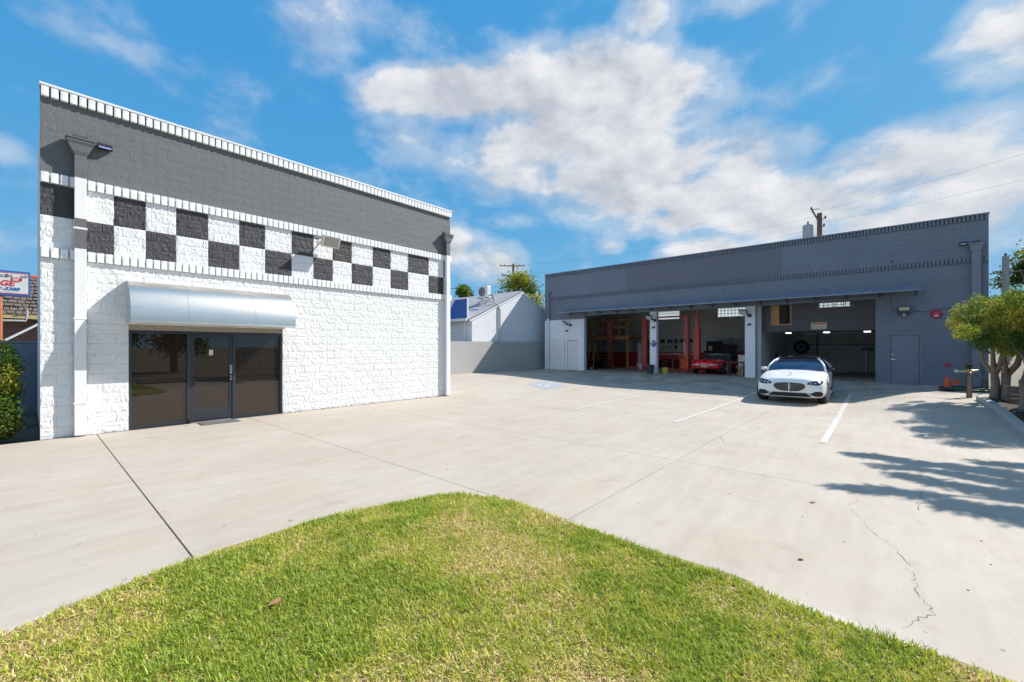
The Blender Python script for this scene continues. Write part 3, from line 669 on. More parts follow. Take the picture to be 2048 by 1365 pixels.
# ------------------------------------------------------------------ GARAGE (right building): facade plane Y=24
GX0, GX1, GY, GZ, GB = -17.92, 3.04, 24., .22, 32.6
garage = thing('garage_building', 'long slate grey block workshop with three open bays, ribbed canopy and white corner wall', 'building', (-7.5, 28, .22))
GW = GX1-GX0
def gp(u, z): return Matrix.Translation((GX0+u, GY, z))
BAYS = [(-14.74, -10.26), (-9.87, -5.26), (-4.81, -.22)]
DOOR = (.19, 1.21, 2.33); WDOOR = (-16.05, -15.22, 2.20)
HZ = 3.82
exG = [(a-GX0, c-GX0, 0, HZ) for a, c in BAYS]+[(DOOR[0]-GX0, DOOR[1]-GX0, 0, DOOR[2]), (WDOOR[0]-GX0, WDOOR[1]-GX0, 0, WDOOR[2])]
def gpaint(c, u):
    x = GX0+u; z = GZ+(c+.5)*.2
    if x < -14.7 and z < 3.72 or (z < HZ and (-10.3 < x < -9.8 or -5.3 < x < -4.75)): return 'pier_white'
    return 'slate_block'
blockwork(garage, gp, GW, 33, .2, .4, GZ, exG, gpaint, FLAT, 300, lambda u, z: math.hypot(GX0+u, 24, z-1.75), skip=(24, 32))
q = MB(); q.box(.018, .084, -.065, .012, .006, .194); gs = q.mesh('soldier_block', m['slate_block'])
for c in (24, 32):
    rest = MB()
    for k in range(int(GW/.118)):
        u = GW-(k+1)*.118
        if k < 140:
            o = bpy.data.objects.new('soldier_block', gs); COL.objects.link(o); o.parent = garage; o.matrix_basis = Matrix.Translation(-WLOC[garage.name]) @ gp(u, GZ+c*.2)
        else: rest.box(GX0+u+.018, GX0+u+.084, GY-.065, GY+.012, GZ+c*.2+.006, GZ+c*.2+.194)
    tag(rest.build('soldier_block_row', m['slate_block'], garage), kind='stuff')
b = MB(); gm = ['slate_block', 'pier_white', 'shop_wall', 'roof_grey', 'ceiling', 'shop_cmu', 'shop_cmu_red', 'slate_paint']
F0, F1 = GY+.008, GY+.30
def gw(x0, x1, z0, z1, mi=0): b.box(x0, x1, F0, F1, z0, z1, mi)
top = GZ+6.6
gw(GX0, WDOOR[0], 0, 3.72, 1); gw(WDOOR[0], WDOOR[1], WDOOR[2], 3.72, 1); gw(WDOOR[1], BAYS[0][0], 0, 3.72, 1); gw(GX0, BAYS[0][0], 3.72, HZ)
gw(BAYS[0][1], BAYS[1][0], 0, HZ, 1); gw(BAYS[1][1], BAYS[2][0], 0, HZ, 1)
gw(BAYS[2][1], DOOR[0], 0, HZ); gw(DOOR[0], DOOR[1], DOOR[2], HZ); gw(DOOR[1], GX1, 0, HZ); gw(GX0, GX1, HZ, top)
b.box(GX0, GX0+.2, F1, GB, 0, top-.02); b.box(GX1-.2, GX1, F1, GB, 0, top-.02)
b.box(GX0+.2, GX0+.22, F1, GB, GZ+1.15, 6.2, 2); b.box(GX0+.2, GX0+.22, F1, GB, GZ, GZ+1.149, 6)      # inner lining left
b.box(GX0+.2, GX1-.2, F1, GB, 6.2, 6.3, 4); b.box(GX0+.2, GX1-.2, F1, GB, 6.301, 6.4, 3)
b.box(-4.78, -4.6, F1, GB, GZ, 6.2, 2); b.box(-.2, 0, F1, GB, GZ, 6.2, 2)
# back wall with three window openings
WINS = [(-13.35, -11.55), (-8.85, -7.05), (-2.95, -1.45)]; WZ0, WZ1 = 3.90, 4.56
xs = [GX0+.2]+[x for w in WINS for x in w]+[GX1-.2]
b.box(xs[0], xs[-1], GB-.2, GB, WZ1, 6.2, 5); b.box(xs[0], -4.78, GB-.2, GB, GZ+1.15, WZ0, 5); b.box(-4.6, xs[-1], GB-.2, GB, GZ, WZ0, 5); b.box(xs[0], -4.78, GB-.2, GB, GZ, GZ+1.149, 6)
for i in range(0, len(xs), 2): b.box(xs[i], xs[i+1], GB-.2, GB, WZ0, WZ1, 5)
b.box(GX0, GX1, GB, GB+.02, 6.2, top-.1, 0)
b.build('wall', [m[k] for k in gm], garage)
MB().box(GX0+.22, GX1-.2, GY-.06, GB-.2, GZ-.06, GZ+.004).build('floor', m['floor_shop'], garage)
MB().box(GX0-.02, GX1+.02, GY-.09, F1+.02, top-.004, top+.05).build('coping', m['slate_paint'], garage, bevel=.006)
q = MB(); q.box(.006, .216, -.045, .045, .006, .214); gbm = q.mesh('glass_block', m['glass_block'])
for (a, c) in WINS:
    nn = round((c-a)/.222)
    for i in range(nn):
        for j in range(3):
            o = bpy.data.objects.new('glass_block', gbm); COL.objects.link(o); o.parent = garage; o.location = Vector((a+i*(c-a)/nn, GB-.1, WZ0+j*.22))-WLOC[garage.name]
    fr = MB()
    for i in range(nn+1): fr.box(a+i*(c-a)/nn-.014, a+i*(c-a)/nn+.014, GB-.14, GB-.06, WZ0, WZ1)
    for j in range(4): fr.box(a, c, GB-.139, GB-.061, WZ0+j*.22-.013, WZ0+j*.22+.013)
    fr.build('window_mortar', m['shop_wall'], garage)
# painted panel on the facade
MB().box(-11.78, -3.68, GY-.016, GY-.009, 5.24, 6.58).build('sign_panel', m['slate_dark'], garage)
# pier linings: the jambs are white
for x0, x1 in ((-14.741, -14.70), (-10.30, -10.259), (-9.871, -9.83), (-5.30, -5.259), (-4.811, -4.77)): pass
# man doors
b = MB(); b.box(DOOR[0]+.06, DOOR[1]-.06, GY+.05, GY+.095, GZ+.01, DOOR[2]-.06); gd = b.build('door', m['slate_paint'], garage, bevel=.004)
b = MB()
for x0, x1, z0, z1 in ((DOOR[0]+.001, DOOR[0]+.055, GZ, DOOR[2]-.001), (DOOR[1]-.055, DOOR[1]-.001, GZ, DOOR[2]-.001), (DOOR[0]+.055, DOOR[1]-.055, DOOR[2]-.055, DOOR[2]-.001)): b.box(x0, x1, GY-.006, GY+.11, z0, z1)
b.build('door_frame', m['slate_paint'], garage)
b = MB(); b.lathe([(0, 0), (.028, 0), (.03, .05)], (DOOR[0]+.13, GY+.0, GZ+1.22), 14, axis='Y'); b.build('lock_cylinder', m['chrome'], gd)
b = MB(); b.bar((DOOR[0]+.10, GY+.0, GZ+1.02), (DOOR[0]+.25, GY-.005, GZ+1.0), .03, .022); b.lathe([(0, 0), (.03, 0), (.03, .05)], (DOOR[0]+.12, GY, GZ+1.02), 12, axis='Y'); b.build('handle', m['chrome'], gd)
for z in (.3, 1.05, 1.8): MB().box(DOOR[1]-.075, DOOR[1]-.05, GY+.03, GY+.052, GZ+z, GZ+z+.11).build('hinge', m['slate_dark'], gd)
MB().box(WDOOR[0]+.02, WDOOR[1]-.02, GY+.05, GY+.09, GZ+.01, WDOOR[2]-.02).build('door', m['white_paint'], garage, bevel=.004)['label'] = 'plain white flush door in the white corner wall'
MB().box(-17.35, -16.2, GY-.10, GY-.005, GZ, 2.35).build('cabinet', m['white_paint'], garage, bevel=.01)
# canopy of corrugated sheet on small steel brackets
b = MB(); CX0, CX1, CY0 = -16.05, 1.18, 23.02; n = 430
vs = []
for i in range(n+1):
    x = CX0+(CX1-CX0)*i/n; w = .014*math.sin(i*1.6)
    for y, z in ((GY-.01, 4.27), (CY0, 4.06)): vs += [(x, y, z+w), (x, y, z+w-.004)]
b.add(vs, [(4*i, 4*i+4, 4*i+6, 4*i+2) for i in range(n)]+[(4*i+1, 4*i+3, 4*i+7, 4*i+5) for i in range(n)]+[(4*i+2, 4*i+6, 4*i+7, 4*i+3) for i in range(n)])
can = b.build('canopy', m['canopy'], garage)
MB().box(CX0, CX1, CY0-.012, CY0+.02, 3.995, 4.04).build('canopy_edge', m['canopy'], can)
for i in range(16):
    x = CX0+.35+i*(CX1-CX0-.5)/15; q = MB(); q.bar((x, GY-.02, 4.20), (x, CY0+.03, 4.02), .035); q.bar((x, GY-.025, 3.86), (x, GY-.025, 4.2), .035); q.bar((x, GY-.03, 3.90), (x, CY0+.25, 4.04), .03)
    q.build('bracket', m['blue_steel'], can)
MB().box(CX0, CX1, CY0+.42, CY0+.46, 4.075, 4.11).build('purlin', m['blue_steel'], can)
downspout(garage, 2.70, GY, GZ+.02, 5.72, Vector((0, -1, 0)), ('slate_paint', 'slate_paint'), 3.5, w=.24, d=.13)
b = MB(); x = -17.55; b.tube([(x+.08, GY-.01, 5.62), (x+.06, GY-.09, 5.56), (x, GY-.11, 5.40), (x, GY-.11, 3.74)], .075, 10); b.box(x-.16, x+.16, GY-.13, GY-.01, 5.60, 5.66); b.build('downspout', m['slate_paint'], garage, smooth=False)
b = MB(); b.tube([(x, GY-.11, 3.735), (x, GY-.11, GZ+.02)], .075, 10); b.build('downspout', m['white_paint'], garage)
# third bay: dark panel hung under the lintel with a cut-out, window and loft
b = MB(); PY = 24.62; PZ0 = 2.53
cut = [(-4.22, -3.35, 2.85, 3.86), (-2.28, -1.02, 3.63, 3.83)]
px = [-4.6, -4.22, -3.35, -2.28, -1.02, -.2]
for i in range(5):
    x0, x1 = px[i], px[i+1]; holes = [c for c in cut if c[0] == x0]
    if not holes: b.box(x0, x1, PY, PY+.06, PZ0, 4.4)
    else: b.box(x0, x1, PY, PY+.06, PZ0, holes[0][2]); b.box(x0, x1, PY, PY+.06, holes[0][3], 4.4)
b.build('loft_panel', m['panel_dark'], garage)
MB().box(-4.6, -.2, PY+.06, PY+.3, PZ0, PZ0+.08).build('loft_floor', m['ceiling'], garage)
b = MB()
for x0, x1, z0, z1 in ((-4.22, -4.17, 2.85, 3.86), (-3.40, -3.35, 2.85, 3.86), (-3.92, -3.87, 2.9, 3.86), (-4.17, -3.4, 2.85, 2.90)): b.box(x0, x1, PY-.015, PY+.075, z0, z1)
fr = b.build('loft_window', m['lumber'], garage)
MB().box(-4.17, -3.92, PY+.02, PY+.04, 2.90, 3.86).build('loft_shutter', m['lumber'], fr)
b = MB()
for x0, x1, z0, z1 in ((-2.30, -2.28, 3.61, 3.85), (-1.02, -1.0, 3.61, 3.85), (-2.28, -1.02, 3.61, 3.63), (-1.70, -1.67, 3.63, 3.83), (-1.36, -1.33, 3.63, 3.83)): b.box(x0, x1, PY-.01, PY+.07, z0, z1)
b.build('vent_frame', m['pale_grey'], garage)
# conduits on the facade
b = MB(); b.tube([(-6, GY-.04, 3.95), (-.5, GY-.04, 3.97), (.25, GY-.04, 3.98), (.25, GY-.04, 3.4), (.5, GY-.04, 3.25), (.7, GY-.04, 3.22), (1.4, GY-.04, 3.2), (1.9, GY-.04, 3.34), (2.05, GY-.04, 3.3), (2.08, GY-.04, 3.0)], .012, 6)
b.build('conduit', m['slate_dark'], garage)
for x, z in ((-9.9, 4.7), (-6.2, 4.72), (-3.8, 4.7), (-2.6, 5.55), (.3, 5.35)): MB().lathe([(0, -.02), (.03, -.02), (.03, 0)], (x, GY-.012, z), 8, axis='Y').build('anchor', m['black'], garage)

# ================================================================== CARS
def loft(stations, mirror=True):
    """stations: (y, half ring [(x,z)...] from bottom centre to top centre)"""
    b = MB(); k = len(stations[0][1]); n = 2*k-2
    for y, hr in stations:
        ring = [(x, z) for x, z in hr]+[(-x, z) for x, z in hr[-2:0:-1]]
        b.v += [(x, y, z) for x, z in ring]
    for i in range(len(stations)-1):
        for j in range(n): b.f.append((i*n+j, i*n+(j+1) % n, (i+1)*n+(j+1) % n, (i+1)*n+j)); b.m.append(0)
    for base in (0, (len(stations)-1)*n):
        for j in range(k-1):
            a, c = base+j, base+j+1; d, e = base+(n-j-1) % n, base+(n-j) % n
            f = [a, c, d, e] if j else [a, c, base+n-1]
            if j == k-2: f = [base+j, base+k-1, base+k]
            b.f.append(tuple(f)); b.m.append(0)
    return b
def cut_arches(b, axles, rad, hw, sub=2, zc=.34):
    me = b.mesh('body', m['car_white'], True); o = bpy.data.objects.new('tmp', me); COL.objects.link(o)
    s = o.modifiers.new('s', 'SUBSURF'); s.levels = s.render_levels = sub
    tmp = [o]
    for ya in axles:
        for sx in (-1, 1):
            c = MB().lathe([(0, 0), (rad, 0), (rad, .42), (0, .42)], (sx*hw-(.42 if sx > 0 else 0)+sx*.10, ya, zc), 40, axis='X').mesh('cutter', m['black'])
            co = bpy.data.objects.new('cutter', c); COL.objects.link(co); tmp.append(co)
            bo = o.modifiers.new('b', 'BOOLEAN'); bo.operation = 'DIFFERENCE'; bo.object = co; bo.solver = 'EXACT'
    dg = bpy.context.evaluated_depsgraph_get(); res = bpy.data.meshes.new_from_object(o.evaluated_get(dg))
    for t in tmp: bpy.data.objects.remove(t)
    return res
def decal(bvh, lo, up, off=.006, n=14, nz=5, d=(0, 1, 0), axis=0, thick=.0):
    """lo / up: polylines (a, z) with a = x (front/rear) or y (side); projected on to the body"""
    d = Vector(d); b = MB()
    ip = lambda P, a: float(np.interp(a, [p[0] for p in P], [p[1] for p in P]))
    a0, a1 = max(lo[0][0], up[0][0]), min(lo[-1][0], up[-1][0])
    def f(u, v):
        a = a0+(a1-a0)*u; z = ip(lo, a)*(1-v)+ip(up, a)*v
        s = Vector((a, 0, z)) if axis == 0 else Vector((0, a, z)); o = s-d*6
        h = bvh.ray_cast(o, d)[0]
        return (h if h else s)-d*off
    return b.grid(f, n, nz)
def wheel(parent, x, y, side, r=.355, w=.245, rim='steel', spokes=10, steer=0., loc=None):
    t = MB(); s = side
    t.lathe([(r*.66, -w/2), (r*.9, -w/2), (r*.985, -w/2+.03), (r, -w/2+.06), (r, w/2-.06), (r*.985, w/2-.03), (r*.9, w/2), (r*.66, w/2-.01)], (0, 0, 0), 36, axis='X')
    tyre = t.mesh('tyre', m['tyre'], True); Mx = Matrix.Translation((x, y, r)) @ Matrix.Rotation(steer, 4, 'Z')
    tyre.transform(Mx); o = put('wheel', tyre, parent)
    q = MB(); q.lathe([(r*.68, s*w*.30), (r*.68, s*w*.47), (r*.62, s*w*.47), (r*.60, s*w*.30)], n=36, axis='X')
    for k in range(spokes):
        a = 2*math.pi*k/spokes; q.bar((s*w*.38, r*.10*math.cos(a), r*.10*math.sin(a)), (s*w*.42, r*.64*math.cos(a), r*.64*math.sin(a)), .045, .03)
    q.lathe([(0, s*w*.42), (r*.15, s*w*.42), (r*.16, s*w*.3)], n=16, axis='X')
    me = q.mesh('rim', m[rim]); me.transform(Mx); put('rim', me, o)
    q = MB(); q.lathe([(0, s*w*.15), (r*.66, s*w*.2), (r*.66, -s*w*.45), (0, -s*w*.45)], n=24, axis='X'); me = q.mesh('brake', m['iron']); me.transform(Mx); put('brake', me, o)
    return o
def white_sedan(loc, rz, label):
    c = thing('parked_car', label, 'car', loc, local=True, rz=rz)
    def st(y, w, zb, zs, zt, ws=None):
        return (y, [(0, zb), (w*.62, zb), (w*.93, zb+.035), (w, zb+.16), (w, (zb+zs)/2+.06), (w-.012, zs-.10), (w-.07, zs-.01), (w*.62, zt-.012), (0, zt)])
    S = [st(-.03, .70, .26, .62, .70), st(.0, .80, .22, .68, .775), st(.07, .865, .20, .72, .835), st(.22, .915, .18, .77, .885), st(.48, .940, .18, .83, .93),
         st(.95, .952, .18, .90, .975), st(1.5, .955, .18, .955, 1.03), st(1.9, .955, .18, .975, 1.04), st(2.9, .955, .18, .985, 1.0), st(3.9, .955, .18, .995, 1.02),
         st(4.5, .945, .19, .99, 1.06), st(4.95, .90, .24, .94, 1.04), st(5.15, .82, .30, .86, .97), st(5.2, .66, .36, .78, .88)]
    bmesh_ = loft(S); me = cut_arches(bmesh_, (.93, 4.13), .385, .95, zc=.355)
    for i in range(len(me.materials)): me.materials[i] = m['car_white']
    me.polygons.foreach_set('use_smooth', [True]*len(me.polygons))
    body = put('body', me, c)
    bvh = BVHTree.FromPolygons([v.co for v in me.vertices], [tuple(p.vertices) for p in me.polygons])
    # cabin
    WB, WT = .845, .585
    ws = MB().grid(lambda u, v: ((2*u-1)*(WB-.03+(WT-.03-WB+.03)*v), 1.62+.88*v+.20*(2*u-1)**2*(1-.45*v)-.02*math.sin(v*math.pi), 1.02+.395*v+.035*math.sin(v*math.pi)-.012*(2*u-1)**2), 14, 8)
    ws.build('windscreen', m['car_glass'], c, smooth=True)
    rf = MB().grid(lambda u, v: ((2*u-1)*(WT+.02*math.sin(v*math.pi)), 2.50+.10*(2*u-1)**2*(1-v)+1.55*v, 1.422+.082*math.sin(min(1, v*1.25+.10)*math.pi*.72)-.075*v**3-.055*(2*u-1)**4), 14, 10)
    rf.build('roof', m['black_gloss'], c, smooth=True)
    MB().grid(lambda u, v: ((2*u-1)*(WT+(WB-WT)*v), 4.05+.75*v-.1*(2*u-1)**2, 1.405-.35*v), 10, 6).build('rear_window', m['car_glass'], c, smooth=True)
    for s in (-1, 1):
        top = lambda t: Vector((s*(WT+.02+.04*math.sin(t*math.pi)), 2.58+1.45*t, 1.385+.055*math.sin(t*math.pi)))
        botm = lambda t: Vector((s*.875, 1.95+2.75*t, .985+.02*t))
        sd = MB().grid(lambda u, v: botm(u)*(1-v)+top(u)*v+Vector((s*.03*math.sin(v*math.pi), 0, 0)), 12, 6)
        sd.build('side_window', m['car_glass'], c, smooth=True)
        P = [(s*.862, 1.62+.19, 1.005), (s*.80, 2.0, 1.175), (s*.70, 2.32, 1.32), (s*.605, 2.58, 1.392), (s*.612, 2.9, 1.422), (s*.615, 3.4, 1.428), (s*.60, 4.05, 1.392), (s*.72, 4.45, 1.23), (s*.85, 4.85, 1.05)]
        MB().tube(P, [.04, .036, .034, .028, .022, .02, .026, .05, .07], 8).build('pillar', m['car_white'], c, smooth=True)
        MB().tube([(s*.875, 2.95, 1.0), (s*.67, 3.02, 1.42)], .02, 6).build('door_pillar', m['black'], c)
        mb = MB(); mb.lathe([(0, -.02), (.06, -.01), (.085, .05), (.07, .12), (0, .15)], (0, 0, 0), 12, axis='Y'); me2 = mb.mesh('mirror', m['car_white' if s < 0 else 'black_gloss'], True)
        me2.transform(Matrix.Translation((s*1.0, 2.02, 1.03)) @ Matrix.Diagonal((1.25, 1, .8, 1))); mo = put('mirror', me2, c)
        MB().bar((s*.87, 2.07, .985), (s*.98, 2.07, 1.0), .05, .03).build('mirror_arm', m['black'], mo)
        up = [(.47, .672), (.52, .715), (.66, .752), (.80, .772), (.865, .745)]; lo = [(.47, .655), (.56, .632), (.70, .625), (.82, .655), (.865, .70)]
        if s < 0: up = [(-a, z) for a, z in up][::-1]; lo = [(-a, z) for a, z in lo][::-1]
        decal(bvh, [(a, z-.012) for a, z in lo], [(a, z+.012) for a, z in up], .006).build('headlight_rim', m['chrome'], c, smooth=True)
        hl = decal(bvh, lo, up, .013).build('headlight', m['black_gloss'], c, smooth=True)
        for aa, zz, rr in ((.58, .675, .022), (.68, .69, .027), (.78, .705, .024)):
            decal(bvh, [(s*aa-rr, zz-rr*.8), (s*aa+rr, zz-rr*.8)], [(s*aa-rr, zz+rr*.8), (s*aa+rr, zz+rr*.8)], .02, 4, 3).build('lamp', m['chrome'], hl)
        up = [(.56, .345), (.66, .425), (.80, .44), (.87, .40)]; lo = [(.56, .325), (.66, .285), (.80, .265), (.87, .30)]
        if s < 0: up = [(-a, z) for a, z in up][::-1]; lo = [(-a, z) for a, z in lo][::-1]
        it = decal(bvh, lo, up, .008).build('side_intake', m['black'], c, smooth=True)
        for zz in (.318, .37):
            L = [(s*.5, zz), (s*.84, zz-.01)]; L = L if s > 0 else L[::-1]
            decal(bvh, [(a, z-.006) for a, z in L], [(a, z+.006) for a, z in L], .02, 8, 1).build('fin', m['iron'], it)
        for ya in (.93, 4.13): wheel(c, s*.835, ya, s, .358, .25, 'steel', 10, R(-9) if ya < 2 else 0)
        MB().tube([(s*.955, 1.45, .23), (s*.962, 2.5, .22), (s*.955, 3.6, .23)], .03, 8).build('sill', m['car_white'], c, smooth=True)
        MB().tube([(s*.962, 3.2, .86), (s*.968, 3.32, .86)], .012, 6).build('door_handle', m['chrome'], c)
    gu = [(-.43, .575), (-.40, .645), (-.33, .672), (0, .69), (.33, .672), (.40, .645), (.43, .575)]; gl = [(-.43, .55), (-.36, .47), (-.25, .425), (0, .41), (.25, .425), (.36, .47), (.43, .55)]
    decal(bvh, [(a*1.05, z-.016) for a, z in gl], [(a*1.05, z+.018) for a, z in gu], .006, 22).build('grille_rim', m['chrome'], c, smooth=True)
    gr = decal(bvh, gl, gu, .014, 22).build('grille', m['black'], c, smooth=True)
    for k, hw in ((.47, .355), (.525, .40), (.58, .425), (.63, .40)):
        decal(bvh, [(-hw, k-.005), (hw, k-.005)], [(-hw, k+.004), (hw, k+.004)], .026, 16, 1).build('slat', m['steel'], gr)
    decal(bvh, [(-.012, .415), (.012, .415)], [(-.012, .685), (.012, .685)], .03, 2, 6).build('slat', m['chrome'], gr)
    decal(bvh, [(-.11, .47), (.11, .47)], [(-.11, .64), (.11, .64)], .019, 4, 4).build('sensor_panel', m['black_gloss'], gr)
    lu = [(-.56, .285), (-.46, .375), (0, .375), (.46, .375), (.56, .285)]; ll = [(-.56, .26), (0, .25), (.56, .26)]
    decal(bvh, ll, lu, .008, 20).build('lower_intake', m['black'], c, smooth=True)
    decal(bvh, [(-.82, .225), (0, .205), (.82, .225)], [(-.82, .245), (0, .222), (.82, .245)], .014, 24, 2).build('lip', m['chrome'], c, smooth=True)
    st_ = MB(); C0 = Vector((0, .33, .95)); rr = .042
    ring = [C0+Vector((rr*math.cos(t), 0, rr*math.sin(t))) for t in [i*math.pi/10 for i in range(21)]]
    st_.tube(ring, .005, 6)
    for a in (90, 210, 330): st_.bar(C0, C0+Vector((rr*math.cos(R(a)), 0, rr*math.sin(R(a)))), .010)
    st_.bar((0, .33, .86), (0, .33, .91), .012); st_.build('hood_ornament', m['chrome'], c)
    MB().box(-.78, .78, 1.60, 1.66, 1.0, 1.02).build('wiper_trough', m['black'], c)
    return c
white_sedan((-2.24, 16.0, zg(-2.3, 17.5)), R(2), 'white sedan parked nose out in front of the open third bay')
white_sedan((6.4, 15.5, -.05), R(8), 'white sedan half hidden behind the pale fence at the right')

def red_convertible(loc, rz):
    c = thing('classic_car', 'red classic convertible with chrome bumpers standing inside the workshop, bonnet raised', 'car', loc, local=True, rz=rz)
    def st(y, w, zb, zs, zt): return (y, [(0, zb), (w*.62, zb), (w*.93, zb+.03), (w*.97, zb+.14), (w*.985, (zb+zs)/2), (w, zs-.09), (w-.06, zs), (w*.6, zt), (0, zt+.01)])
    S = [st(-.02, .55, .40, .62, .66), st(.03, .70, .36, .67, .72), st(.16, .80, .32, .74, .79), st(.5, .855, .27, .80, .845), st(.95, .875, .24, .83, .85), st(1.5, .855, .22, .80, .81), st(2.2, .84, .22, .77, .76),
         st(2.9, .85, .22, .78, .79), st(3.5, .875, .25, .80, .82), st(4.0, .85, .28, .74, .76), st(4.3, .76, .34, .66, .68), st(4.42, .60, .42, .58, .62)]
    me = cut_arches(loft(S), (.95, 3.45), .375, .87, zc=.335)
    for i in range(len(me.materials)): me.materials[i] = m['car_red']
    me.polygons.foreach_set('use_smooth', [True]*len(me.polygons)); put('body', me, c)
    bvh = BVHTree.FromPolygons([v.co for v in me.vertices], [tuple(p.vertices) for p in me.polygons])
    for s in (-1, 1):
        for ya in (.95, 3.45): wheel(c, s*.755, ya, s, .335, .21, 'chrome', 6)
        for a in (.50, .64):
            q = MB(); q.lathe([(0, -.03), (.045, -.02), (.05, 0), (.058, .02)], (0, 0, 0), 14, axis='Y'); h = bvh.ray_cast(Vector((s*a, -3, .63)), Vector((0, 1, 0)))[0]
            q2 = q.mesh('tail_lamp', m['tail'], True); q2.transform(Matrix.Translation(h)); tl = put('tail_lamp', q2, c)
            q = MB(); q.lathe([(.058, -.012), (.07, 0), (.06, .02)], tuple(h), 14, axis='Y'); q.build('bezel', m['chrome'], tl)
        P = [(s*.27, -.09, .42), (s*.27, -.10, .52), (s*.30, -.10, .555), (s*.55, -.07, .56), (s*.76, .04, .565), (s*.88, .30, .57)]
        MB().tube(P, [.03, .034, .036, .036, .034, .028], 8).build('bumper', m['chrome'], c, smooth=True)
        MB().tube([(s*.80, 2.35, .80), (s*.72, 2.62, 1.10)], .018, 6).build('windscreen_post', m['chrome'], c)
        MB().grid(lambda u, v: (s*(.62-.5*u)*1.0, 1.68+.12*v, .62+.36*v), 4, 3).build('seat', m['black'], c)
    h = MB(); h.lathe([(0, -.015), (.05, -.01), (.055, .015), (0, .03)], (-.93, 2.1, .89), 14, axis='Y'); h.build('wing_mirror', m['chrome'], c, smooth=True)
    MB().grid(lambda u, v: ((2*u-1)*(.80-.08*v), 2.35+.27*v, .80+.29*v), 8, 3).build('windscreen', m['car_glass'], c)
    MB().tube([(-.72, 2.62, 1.10), (0, 2.66, 1.115), (.72, 2.62, 1.10)], .02, 8).build('windscreen_frame', m['chrome'], c, smooth=True)
    MB().box(-.74, .74, 1.35, 2.4, .70, .775).build('cockpit', m['black'], c, bevel=.03)
    b = MB(); b.box(-.70, .70, 0, 1.25, -.03, .03); me2 = b.mesh('bonnet', m['black']); me2.transform(Matrix.Translation((.05, 3.5, .80)) @ Matrix.Rotation(R(52), 4, 'X') @ Matrix.Translation((0, -.1, 0)))
    put('bonnet', me2, c, .02)
    MB().box(-.16, .16, -.075, -.05, .425, .585).build('number_plate', m['cream'], c, bevel=.004)
    b = MB()
    for k in range(6): b.box(-.12+k*.04, -.095+k*.04, -.079, -.076, .485, .535)
    b.build('plate_marks', m['dark_print'], c)
    for x, z, w in ((-.1, .765, .09), (.12, .765, .10)): decal(bvh, [(x-w/2, z-.012), (x+w/2, z-.008)], [(x-w/2, z+.008), (x+w/2, z+.012)], .008, 4, 2).build('badge', m['chrome'], c)
    b = MB(); b.lathe([(0, .012), (.075, .01), (.08, 0)], (0, .45, .865), 18); b.build('filler_cap', m['chrome'], c)
    return c
red_convertible((-7.45, 24.75, GZ), R(1))

# ================================================================== LEFT BUILDING FITTINGS
def flood_big():
    t = thing('floodlight', 'large pale metal floodlight under the grey parapet of the white shop', 'lamp', (OX, 5.52, 4.72))
    x, y, z = OX, 5.52, 4.72
    b = MB()      # tilted housing, glass towards the lot
    T = Matrix.Translation((x+.36, y, z)) @ Matrix.Rotation(R(28), 4, 'Y')
    b.add([T @ Vector(p) for p in ((.11, -.235, -.15), (.11, .235, -.15), (.11, .235, .15), (.11, -.235, .15), (-.13, -.17, -.11), (-.13, .17, -.11), (-.13, .17, .11), (-.13, -.17, .11))], [(4, 5, 6, 7), (0, 1, 5, 4), (1, 2, 6, 5), (2, 3, 7, 6), (3, 0, 4, 7)])
    for yy0, yy1, zz0, zz1 in ((-.245, -.205, -.16, .16), (.205, .245, -.16, .16), (-.205, .205, -.16, -.125), (-.205, .205, .125, .16)): b.box(.10, .13, yy0, yy1, zz0, zz1, 0, T)
    h = b.build('housing', m['white_plastic'], t)
    MB().box(.105, .118, -.205, .205, -.125, .125, 0, T).build('glass', m['lens'], h)
    q = MB(); q.tube([(x-.01, y-.1, z+.02), (x+.20, y-.06, z-.06), (x+.27, y, z-.06)], .022, 8); q.lathe([(0, .035), (.07, .03), (.075, 0)], (x, y-.1, z+.02), 12, axis='X'); q.build('arm', m['white_plastic'], t)
    q = MB(); q.tube([(x+.02, y-.1, z+.05), (x+.03, y-.25, z+.10), (x+.035, y-.62, z+.115), (x+.02, y-.75, z+.13)], .008, 6); q.build('cable', m['black'], t)
flood_big()
t = thing('wall_lamp', 'small black solar lamp with blue lens on the grey parapet beside the rain head', 'lamp', (OX, 1.01, 5.80))
MB().box(OX+.02, OX+.13, .90, 1.13, 5.76, 5.86).build('housing', m['black'], t, bevel=.006); MB().box(OX+.125, OX+.14, .925, 1.105, 5.765, 5.795).build('lens', m['blue_led'], t)
tag(MB().box(OX+.10, OX+.55, 2.55, 3.30, .0, .016).build('door_mat', m['mat_rubber'], None, bevel=.004), 'grey rubber doormat on the concrete before the glass door', 'doormat')
t = tag(MB().box(SX+.0085, SX+.0105, 2.82, 2.90, 1.56, 1.69).build('paper_notice', m['white_plastic']), 'small white paper notice taped inside the glass door', 'notice')
MB().box(SX+.0108, SX+.0112, 2.835, 2.885, 1.60, 1.605).build('printed_line', m['pink'], t)

